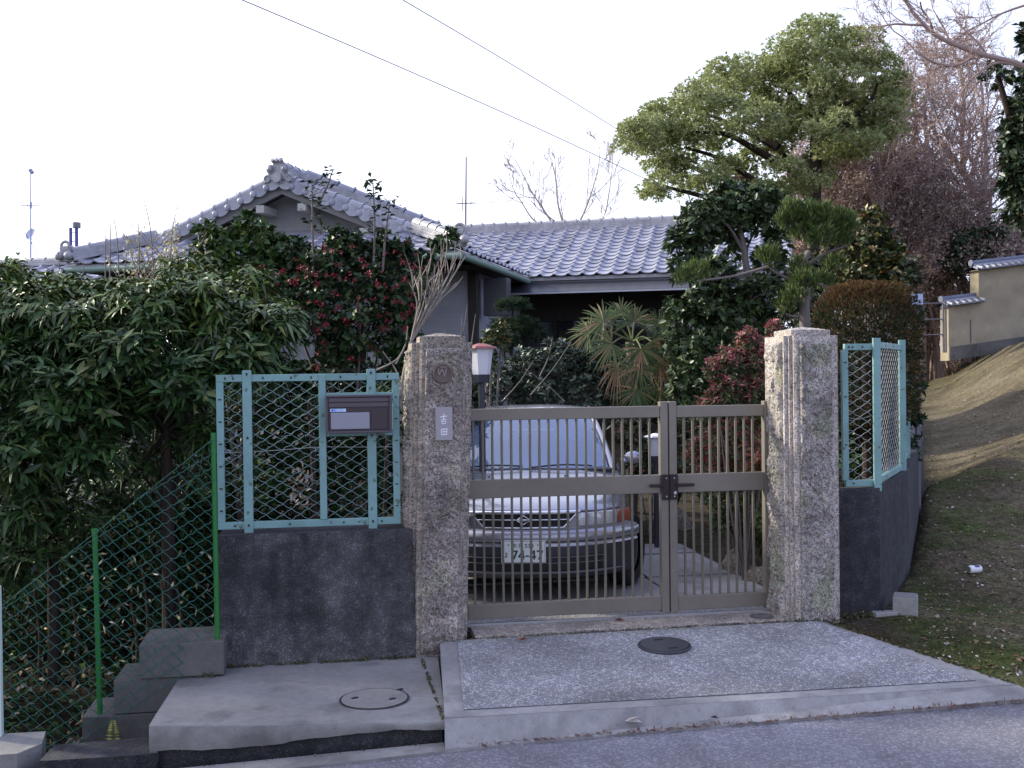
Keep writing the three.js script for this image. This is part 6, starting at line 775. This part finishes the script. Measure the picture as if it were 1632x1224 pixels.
{ // the great camphor tree
  const d = 36, R = rng(111), LV = new Leaves(), W = new Wood(), P = (x, y, dz = 0) => at(x, y, d + dz), b = P(1290, 470); b.y = G(b.x, b.z, false) - .2;
  const t = thing('camphor_tree', 'huge spreading evergreen camphor tree with a yellow green crown, behind the garden', 'tree', b);
  W.limb([b, P(1295, 420), P(1296, 340), P(1300, 250), P(1298, 190)], .36, .14, 10, 5);
  for (const l of [[[1296, 330], [1262, 270], [1240, 235], [1215, 200], [1190, 165]], [[1240, 235], [1200, 215], [1160, 195], [1120, 180]], [[1262, 270], [1215, 245], [1160, 215], [1110, 210]], [[1296, 345], [1250, 310], [1200, 285], [1140, 250], [1090, 235]], [[1200, 285], [1150, 285], [1100, 265], [1060, 250]], [[1300, 230], [1320, 180], [1340, 140], [1350, 100]], [[1300, 200], [1290, 150], [1285, 100]], [[1302, 240], [1345, 200], [1385, 165], [1400, 130]], [[1298, 260], [1335, 175], [1360, 160]], [[1296, 360], [1220, 330], [1150, 320], [1090, 305], [1050, 295]], [[1300, 210], [1280, 180], [1260, 150], [1240, 130]], [[1302, 200], [1318, 160], [1325, 120]]]) { const dz = (R() - .5) * 3; W.limb(l.map(([x, y], i) => P(x, y, dz * i * .5)), .15, .045, 6, 4); }
  const bl = [[1290, 68, 42], [1330, 62, 40], [1370, 80, 38], [1265, 85, 34], [1395, 110, 26], [1245, 112, 38], [1300, 110, 46], [1345, 120, 46], [1205, 118, 38], [1240, 150, 44], [1290, 155, 46], [1330, 165, 40], [1165, 125, 36], [1190, 160, 44], [1140, 150, 40], [1105, 165, 34], [1150, 190, 42], [1075, 185, 36], [1110, 205, 38], [1050, 195, 30], [1040, 225, 36], [1075, 235, 36], [1015, 215, 22], [1012, 235, 18], [1240, 195, 40], [1205, 200, 34], [1270, 205, 36], [1320, 200, 30], [1395, 160, 36], [1420, 130, 20], [1415, 185, 24], [1380, 200, 24], [1060, 270, 26], [1052, 300, 20], [1040, 310, 12], [1085, 262, 24], [1130, 230, 24], [1350, 205, 22], [1235, 230, 20], [1255, 265, 16], [1200, 240, 16], [1100, 300, 22], [1150, 330, 30], [1180, 345, 26], [1240, 300, 20], [1225, 330, 24], [1390, 230, 18], [1425, 160, 22], [1410, 215, 20], [1300, 285, 22], [1285, 300, 20], [1310, 260, 22], [1330, 240, 20], [1180, 268, 24], [1130, 285, 20], [1240, 258, 20], [1210, 308, 18], [1360, 240, 22], [1150, 270, 18]];
  const pal = [[.31, .36, .13, 3], [.38, .42, .17, 3], [.46, .48, .24, 2], [.19, .22, .085, 2]];
  for (const [x, y, r] of bl) { const c = P(x, y, (R() - .5) * 5), k = r * d / FOC; const subs = Math.round(r * .45); for (let s = 0; s < subs; s++) { const q = rdir(R), sc = V(c.x + q.x * k * .8, c.y + q.y * k * .65, c.z + q.z * k * .9), sr = .24 + .28 * R(); for (let i = 0; i < 42; i++) { const e = rdir(R); if (e.y < -.3) e.y *= -.6; const p = V(sc.x + e.x * sr, sc.y + e.y * sr * .75, sc.z + e.z * sr); const ax = e.clone().add(V(0, .5, 0)).addScaledVector(rdir(R), .6).normalize(); for (let j = 0; j < 3; j++) LV.leaf(p, ax.clone().addScaledVector(rdir(R), .9).normalize(), rdir(R),   .13 + .06 * R(), .06, .2, pick(pal, R)); } } }
  part(t, 'trunk', W.geo(), M.barkDark, WORLD); part(t, 'crown', LV.geo(), M.leafSun, WORLD, 'stuff');
}
// --- bare winter trees
function bough(W, p, dir, len, r, lev, R, o, tips) {
  const n = 4, pts = [p]; let d = dir.clone(), q = p; for (let i = 0; i < n; i++) { d = d.clone().addScaledVector(rdir(R), o.wander || .22).add(V(0, o.lift || .05, 0)).normalize(); q = q.clone().addScaledVector(d, len / n); pts.push(q); }
  const cv = W.limb(pts, r, r * (lev > 0 ? .55 : .4), lev > 2 ? 7 : lev > 0 ? 4 : 3, 1); tips && lev === 0 && tips.push(q);
  if (lev <= 0) return; const kids = o.kids[lev] || 4;
  for (let i = 0; i < kids; i++) { const t = .25 + .75 * (i + R() * .8) / kids, a = cv.getPoint(Math.min(1, t)), tan = cv.getTangent(Math.min(1, t)), sp = (o.spread || .75) * (.6 + .7 * R()), u = perp(tan, R); bough(W, a, tan.clone().multiplyScalar(Math.cos(sp)).addScaledVector(u, Math.sin(sp)).normalize(), len * (o.ratio || .62) * (.7 + .5 * R()) * (1.1 - .35 * t), Math.max(o.rmin || .008, r * .5 * (1.15 - .5 * t)), lev - 1, R, o, tips); }
}
function bareTree(name, label, base, boughs, mat, o, seed, leaf) {
  const R = rng(seed), W = new Wood(), tips = [], t = thing(name, label, 'tree', base, 0, o.group);
  for (const [pts, r, len, lev] of boughs) { const cv = W.limb(pts, r, r * .5, 8, 4); const e = pts[pts.length - 1], dir = cv.getTangent(1); const k = o.side === undefined ? 5 : o.side; bough(W, e, dir, len, r * .5, lev, R, o, tips); for (let i = 0; i < k; i++) { const q = .35 + .6 * R(), a = cv.getPoint(q), tn_ = cv.getTangent(q), u = perp(tn_, R), s = .6 + .4 * R(); bough(W, a, tn_.clone().multiplyScalar(Math.cos(s)).addScaledVector(u, Math.sin(s)).normalize(), len * (.6 + .4 * R()), r * .35, lev - 1, R, o, tips); } }
  part(t, 'branches', W.geo(), mat, WORLD);
  if (leaf) { const LV = new Leaves(); for (const q of tips) for (let i = 0; i < leaf.n; i++) LV.leaf(q.clone().addScaledVector(rdir(R), leaf.r * R()), rdir(R), rdir(R), leaf.len * (.6 + .8 * R()), leaf.len * .55, .2, pick(leaf.pal, R)); part(t, 'dead_leaves', LV.geo(), M.leafDull, WORLD, 'stuff'); }
  return t;
}
{
  const A = (d) => (x, y, dz = 0) => at(x, y, d + dz), gr = 'bare winter trees behind the tan wall';
  const dead = [[.38, .28, .245, 3], [.46, .36, .31, 2], [.52, .44, .38, 1], [.26, .17, .14, 2]], deadOrange = [[.20, .12, .07], [.28, .17, .09], [.15, .09, .06]];
  const ground = p => { p.y = G(p.x, p.z, false) - .2; return p; };
  let p = A(43); bareTree('bare_tree', 'grey bare tree with a straight lower trunk standing left of the tan wall', ground(p(1508, 480)), [[[ground(p(1508, 480)), p(1506, 400), p(1500, 350), p(1470, 310), p(1440, 285)], .20, 2.6, 4], [[p(1504, 370), p(1490, 330), p(1470, 290), p(1455, 240)], .13, 2.6, 4], [[p(1500, 345), p(1440, 300), p(1390, 275), p(1350, 265)], .10, 2.2, 4], [[p(1506, 400), p(1450, 405), p(1410, 400)], .10, 1.6, 3]], M.barkTwig, { kids: [0, 4, 4, 4, 4], rmin: .010, lift: .03, wander: .25 }, 121, { n: 1, r: .35, len: .10, pal: dead });
  p = A(44); bareTree('bare_tree', 'thick leaning bare tree with upswept branches, behind the tan wall', ground(p(1600, 470)), [[[ground(p(1598, 480)), p(1586, 400), p(1570, 345), p(1545, 290), p(1528, 265)], .26, 2.2, 3], [[p(1535, 272), p(1533, 220), p(1536, 160), p(1530, 110)], .12, 2.4, 4], [[p(1535, 272), p(1500, 235), p(1470, 200), p(1450, 150)], .10, 2.6, 4], [[p(1545, 290), p(1560, 240), p(1575, 190)], .10, 2.2, 4], [[p(1570, 345), p(1545, 320), p(1510, 310)], .09, 1.8, 3]], M.barkTwig, { kids: [0, 4, 4, 4, 4], rmin: .010, lift: .06, wander: .2 }, 122);
  p = A(28); bareTree('bare_tree', 'bare tree off the right edge whose branches hang into the upper corner', ground(p(1760, 470)), [[[ground(p(1760, 480)), p(1740, 300), p(1700, 180), p(1640, 110), p(1560, 85), p(1490, 55), p(1455, 20)], .10, 1.7, 4], [[p(1560, 85), p(1520, 105), p(1470, 90), p(1440, 60)], .035, 1.2, 3], [[p(1660, 0), p(1600, 20), p(1560, 40)], .035, 1.4, 4], [[p(1640, 110), p(1590, 100), p(1555, 120), p(1530, 150)], .04, 1.4, 3]], M.barkTwig, { kids: [0, 4, 4, 4, 4], rmin: .008, lift: -.01, wander: .24 }, 123);
  p = A(40); bareTree('bare_tree', 'bare brown tree rising in front of the camphor crown', ground(p(1395, 480)), [[[ground(p(1400, 480)), p(1398, 400), p(1405, 320), p(1400, 260), p(1380, 220)], .13, 2.4, 4], [[p(1402, 340), p(1370, 280), p(1340, 240), p(1310, 225)], .08, 2.2, 4], [[p(1404, 300), p(1430, 240), p(1440, 190)], .08, 2.2, 4]], M.barkTwig, { kids: [0, 4, 4, 5, 4], rmin: .009, lift: .06, wander: .22 }, 124, { n: 1, r: .4, len: .10, pal: dead });
  p = A(42); const thicket = (label, x, y, k, seed, pal) => { const b0 = ground(p(x, 520)), bs = []; const R = rng(seed); for (let i = 0; i < k; i++) { const tx = x + (R() - .5) * 130, ty = y + R() * 90; bs.push([[b0.clone().add(V((R() - .5) * 1.6, 0, (R() - .5) * 2)), p(lerp(x, tx, .5) + (R() - .5) * 20, 420, (R() - .5) * 2), p(tx, ty, (R() - .5) * 3)], .075, 1.8, 3]); } bareTree('thicket', label, b0, bs, M.barkTwig, { kids: [0, 6, 5, 4], rmin: .009, lift: .04, wander: .3, side: 7 }, seed, { n: 2, r: .5, len: .12, pal }); };
  thicket('brown twiggy thicket with withered leaves under the camphor tree', 1300, 300, 11, 131, dead); thicket('rust brown thicket between the bare trunks left of the tan wall', 1440, 320, 11, 132, dead); thicket('pale brown twiggy brush beside the leaning bare tree', 1500, 330, 11, 135, dead); thicket('red brown brush high behind the clipped conifer', 1370, 260, 11, 136, dead); thicket('fine brown twigs crossing the right side of the camphor crown', 1410, 190, 9, 137, dead); thicket('low tangled brush just left of the stepped tan wall', 1465, 420, 9, 133, deadOrange); thicket('brown brush showing behind the leaning bare tree', 1560, 360, 8, 134, dead);
  p = A(41); bareTree('bare_tree', 'fine-twigged bare tree filling the sky between the camphor and the leaning trunk', ground(p(1470, 480)), [[[ground(p(1470, 480)), p(1472, 400), p(1478, 330), p(1480, 260), p(1475, 200)], .15, 2.6, 4], [[p(1476, 350), p(1450, 290), p(1425, 250), p(1400, 235)], .09, 2.4, 4], [[p(1479, 310), p(1500, 260), p(1520, 215), p(1530, 180)], .09, 2.4, 4], [[p(1475, 390), p(1420, 345), p(1370, 320)], .09, 2.4, 4]], M.barkTwig, { kids: [0, 4, 5, 5, 4], rmin: .011, lift: .05, wander: .24 }, 126, { n: 1, r: .4, len: .10, pal: dead });
  p = A(43); bareTree('bare_tree', 'slender bare tree just left of the dark evergreen at the right edge', ground(p(1575, 470)), [[[ground(p(1572, 480)), p(1568, 400), p(1566, 320), p(1572, 250), p(1565, 190)], .13, 2.4, 4], [[p(1567, 330), p(1590, 280), p(1600, 230)], .08, 2.0, 4], [[p(1568, 300), p(1545, 250), p(1530, 210)], .08, 2.0, 4]], M.barkTwig, { kids: [0, 4, 5, 4, 4], rmin: .011, lift: .06, wander: .22 }, 127);
  thicket('pinkish brown twig mass under the leaning bare tree', 1530, 300, 11, 138, dead);
  p = A(46); bareTree('bare_tree', 'distant bare tree above the roof ridge near the centre', ground(p(905, 480)), [[[ground(p(905, 480)), p(905, 420), p(900, 370), p(890, 330)], .08, 1.9, 4], [[p(903, 390), p(870, 340), p(850, 310)], .055, 1.7, 4], [[p(903, 390), p(930, 340), p(945, 300)], .055, 1.8, 4], [[p(905, 400), p(960, 350), p(972, 300)], .045, 1.4, 4], [[p(900, 380), p(850, 350), p(830, 320)], .045, 1.3, 4]], std({ color: lin(.46, .40, .39), roughness: .9 }), { kids: [0, 4, 3, 3, 3], rmin: .009, lift: .10, wander: .15, spread: .55, side: 3 }, 125);
}
{ // evergreens at the right and the wood behind
  const b = (x, y, r, d, n, sq = 1, dz = 0) => px(x, y, r, d, n, sq, dz), d = 30;
  const o = { k: 5, spread: 1.0, len: .24, wid: .12, bend: .2, out: .6, up: .5, jit: .6, pal: [[.025, .045, .02, 3], [.04, .065, .028, 2], [.055, .08, .035, 1]], inner: .3, twig: 12, twr: .02 };
  shrub('evergreen_tree', 'dark evergreen tree filling the upper right edge', 'tree', at(1680, 480, d), [b(1650, 60, 34, d, 160), b(1660, 130, 50, d, 260), b(1640, 190, 46, d, 240), b(1632, 245, 46, d, 240), b(1650, 300, 56, d, 280), b(1640, 335, 44, d, 180), b(1690, 200, 80, d, 300), b(1616, 290, 26, d, 100), b(1612, 215, 22, d, 70), b(1590, 120, 26, d, 26)], o, 141, [M.barkDark, M.leafGloss], { stem: 'trunk', r: .2 });
  shrub('evergreen_shrub', 'grey green rounded bush above the tiled coping of the tan wall', 'shrub', at(1555, 480, 40), [b(1545, 395, 36, 40, 240), b(1580, 385, 32, 40, 200), b(1525, 420, 30, 40, 160), b(1570, 420, 36, 40, 200), b(1600, 410, 28, 40, 130)], { ...o, len: .20, pal: [[.05, .075, .035], [.07, .095, .045], [.035, .055, .028]] }, 142, [M.barkDark, M.leafSoft]);
  const far = (label, x, y, r, dd, seed, pal, n = 300) => shrub('woodland_tree', label, 'tree', at(x, 500, dd), [b(x, y, r, dd, n), b(x - r * .7, y + r * .5, r * .8, dd, n * .7 | 0), b(x + r * .7, y + r * .5, r * .8, dd, n * .7 | 0), b(x, y + r * .9, r, dd, n)], { ...o, len: .34, wid: .16, pal, twig: 20 }, seed, [M.barkDark, M.leafDull], { stem: 'trunk', r: .15 });
  far('dull brown green tree closing the view behind the thickets', 1370, 340, 70, 48, 143, [[.07, .065, .04], [.10, .08, .05], [.05, .05, .03]]); far('olive tree far behind the leaning bare trunk', 1480, 350, 60, 50, 144, [[.10, .085, .06], [.075, .07, .045], [.13, .10, .075]]); far('dark distant tree behind the camellia trunk', 1230, 380, 60, 46, 145, [[.05, .06, .03], [.07, .075, .04], [.035, .045, .025]]); far('faint brown tree at the far right behind the wall', 1610, 380, 36, 52, 146, [[.12, .10, .08], [.09, .08, .055]], 200);
}
{ // fern, litter
  const c = S(-2.25, -.335, .62), R = rng(151), f = thing('fern', 'small yellow green fern growing at the foot of the stacked blocks', 'fern', c), W = new Wood();
  for (const [dx, h, lean, w] of [[0, .24, .02, .075], [.05, .12, .09, .05], [.07, .07, .12, .035], [-.03, .10, -.07, .04]]) { const LV = new Leaves(), w2 = new Wood(), cv = w2.limb([c.clone().add(V(dx * .3, 0, 0)), c.clone().add(V(dx * .6 + lean * .4, h * .6, .02)), c.clone().add(V(dx + lean, h, .05))], .0028, .001, 4, 3); for (let i = 0; i < 22; i++) { const t = .12 + .86 * (i >> 1) / 11, p = cv.getPoint(t), s = i & 1 ? 1 : -1; LV.leaf(p, V(s, .28, .1).normalize(), V(0, .3, 1), w * (1 - t * .82), .015, .15, pick([[.42, .42, .10], [.50, .50, .14], [.32, .34, .08]], R)); } const m = part(f, 'frond', LV.geo(), M.leafSoft, WORLD); part(m, 'stalk', w2.geo(), std({ color: lin(.2, .2, .06) }), WORLD); }
  const lt = new Leaves(), pal = [[.30, .25, .20, 3], [.45, .41, .36, 1.3], [.17, .11, .07, 4], [.22, .15, .09, 3], [.55, .52, .5, .5], [.2, .09, .06, 1]];
  for (let i = 0; i < 11000; i++) { const d = 6.6 + Math.pow(R(), 1.5) * 24, x = xWall(d) + .08 + Math.pow(R(), 1.2) * 8 * Math.min(1, d / 12); const p0 = toSite(x, -d); if (d < 7.9 && p0.x < 2.45 + .5 * (p0.z - .3)) continue; if (p0.z > 1.6) continue; if (noise(x * .9, d * .9, 3) + .35 * R() < -.02 && R() < .8) continue; const p = V(x, G(x, -d) + .006, -d), a = R() * 6.28, big = R() < .12 ? 1.5 : .55 + .6 * R(); lt.leaf(p, V(Math.cos(a), .5 * R() * R(), Math.sin(a)).normalize(), V((R() - .5) * 1.3, 1, (R() - .5) * 1.3), (.022 + .03 * R()) * big, (.014 + .012 * R()) * big, .1 + .5 * R(), pick(pal, R)); }
  const pitL = new Leaves(); for (let i = 0; i < 5000; i++) { const s = -2.1 - R() * 3.2, t = .9 - R() * 4.5, p = S(s, 0, t); p.y = G(p.x, p.z) + R() * .10; pitL.leaf(p, rdir(R), V(0, 1, 0).addScaledVector(rdir(R), .6), .05 + .05 * R(), .03, .2, R() < .12 ? pick([[.24, .18, .11], [.3, .26, .2]], R) : pick(GREENDK, R)); } const mp = new THREE.Mesh(pitL.geo(), M.litter); mp.name = 'ground_cover'; shadow(mp); tag(mp, 'dark low leaves covering the ground behind the green fence', 'ground cover', null, 'stuff'); scene.add(mp);
  const m = new THREE.Mesh(lt.geo(), M.litter); m.name = 'fallen_leaves'; shadow(m); tag(m, 'pale fallen leaves scattered over the dirt slope', 'fallen leaves', null, 'stuff'); scene.add(m);
  const l2 = new Leaves(); for (let i = 0; i < 700; i++) { const s = -.3 + R() * 3.4, t = 1.80 + Math.abs(R() + R() - 1) * .05 + .03 * noise(s * 3, 1, 1); l2.leaf(S(s, roadY(s, t) + .008, t), V(R() - .5, .1, (R() - .5) * .4).normalize(), V(0, 1, 0), .02 + .03 * R(), .008, .1, pick([[.20, .09, .07], [.26, .14, .09], [.14, .07, .06], [.3, .22, .15]], R)); } const m2 = new THREE.Mesh(l2.geo(), M.leafDull); m2.name = 'fallen_needles'; shadow(m2); tag(m2, 'line of reddish brown litter along the kerb of the apron', 'litter', null, 'stuff'); scene.add(m2);
  const dead = (label, p, col, len, cat = 'fallen leaf') => { const l = new Leaves(); l.leaf(V(-len / 2, 0, 0), V(1, .1, .1).normalize(), V(0, 1, .2), len, len * .45, .15, col, true); l.leaf(V(-len / 3, .004, .01), V(.9, .25, -.3).normalize(), V(0, 1, -.2), len * .8, len * .35, .1, col, true); const o = new THREE.Mesh(l.geo(), M.leafDull); o.name = numbered('fallen_leaf'); o.position.copy(p); shadow(o); tag(o, label, cat); scene.add(o); };
  dead('pale curled leaf lying on the front border of the apron', S(.68, .05, 1.77), [.62, .55, .48], .10); dead('dark dried leaf on the apron border right of the pale curled one', S(1.135, .045, 1.79), [.07, .035, .05], .05); dead('orange brown leaf on the apron just below the gate sill', S(.31, .185, .42), [.42, .15, .07], .09); dead('little brown leaf lying on the gate sill', S(1.05, .215, .12), [.22, .08, .06], .07);
  const seam = new Leaves(), mossP = [[.07, .085, .03, 3], [.10, .11, .05, 2], [.13, .10, .06, 2], [.05, .06, .03, 2], [.22, .18, .12, 1]];
  const along = (a, b, n, w, up) => { for (let i = 0; i < n; i++) { const t = R(), q = (R() + R() - 1) * w; if (noise(t * 9 + a[0], 1, n * .01) < -.15) continue; const p = S(lerp(a[0], b[0], t), lerp(a[2], b[2], t) + R() * up, lerp(a[1], b[1], t) + Math.abs(q)); seam.leaf(p, rdir(R), rdir(R), .010 + .016 * R(), .006 + .006 * R(), .2, pick(mossP, R)); } };
  along([-1.65, .352, .092], [-.40, .352, .092], 700, .03, .012); along([-.36, .40, .09], [-.35, 1.66, .085], 500, .02, .008); along([-.2, .34, .188], [2.2, .34, .198], 500, .03, .004); along([2.25, .36, .195], [2.6, .36, .19], 300, .03, .012); along([-1.9, 1.60, -.11], [-.38, 1.70, -.03], 400, .04, .006); along([-1.85, .50, .10], [-1.66, .55, .10], 150, .03, .01); along([2.47, .42, .19], [3.08, 1.66, .065], 900, .06, .012); along([2.62, .20, .17], [3.0, .20, .18], 500, .08, .03);
  const grass = new Leaves(); for (let i = 0; i < 5200; i++) { const d = 6.7 + Math.pow(R(), 1.3) * 16, x = xWall(d) + .05 + Math.pow(R(), 1.4) * 7 * Math.min(1, d / 11); const q = toSite(x, -d); if (q.z > 1.55 || (q.z > .2 && q.x < 2.5 + .5 * (q.z - .3))) continue; if (fbm3(x * 1.6, d * 1.6, 5, 3) < -.02 + .05 * (x - xWall(d))) continue; const k = .6 + .8 * R(); for (let j = 0; j < 3; j++) grass.leaf(V(x + (R() - .5) * .05, G(x, -d) - .004, -d + (R() - .5) * .05), V((R() - .5) * 1.6, .45 + .5 * R(), (R() - .5) * 1.6).normalize(), rdir(R), (.02 + .03 * R()) * k, .0045, .5, pick([[.10, .13, .04, 3], [.15, .16, .06, 2], [.22, .19, .10, 2], [.06, .085, .03, 2]], R), true); } const mg = new THREE.Mesh(grass.geo(), M.litter); mg.name = 'grass'; shadow(mg); tag(mg, 'short sparse grass and moss tufts on the dirt slope', 'grass', null, 'stuff'); scene.add(mg);
  const ms = new THREE.Mesh(seam.geo(), M.litter); ms.name = 'moss'; shadow(ms); tag(ms, 'moss and grit gathered in the seams of walls, slabs and kerb', 'moss', null, 'stuff'); scene.add(ms);
  const clump = new Leaves(); for (let i = 0; i < 90; i++) { const p = S(3.2 + R() * .35, .03 + R() * .05, 1.25 + R() * .25); clump.leaf(p, rdir(R), rdir(R), .05, .025, .2, pick([[.16, .08, .05], [.3, .22, .16], [.4, .36, .32]], R)); } const m3 = new THREE.Mesh(clump.geo(), M.leafDull); m3.name = 'leaf_pile'; shadow(m3); tag(m3, 'little heap of dead leaves at the right corner of the apron', 'leaf pile', null, 'stuff'); scene.add(m3);
}
renderer.render(scene, camera);
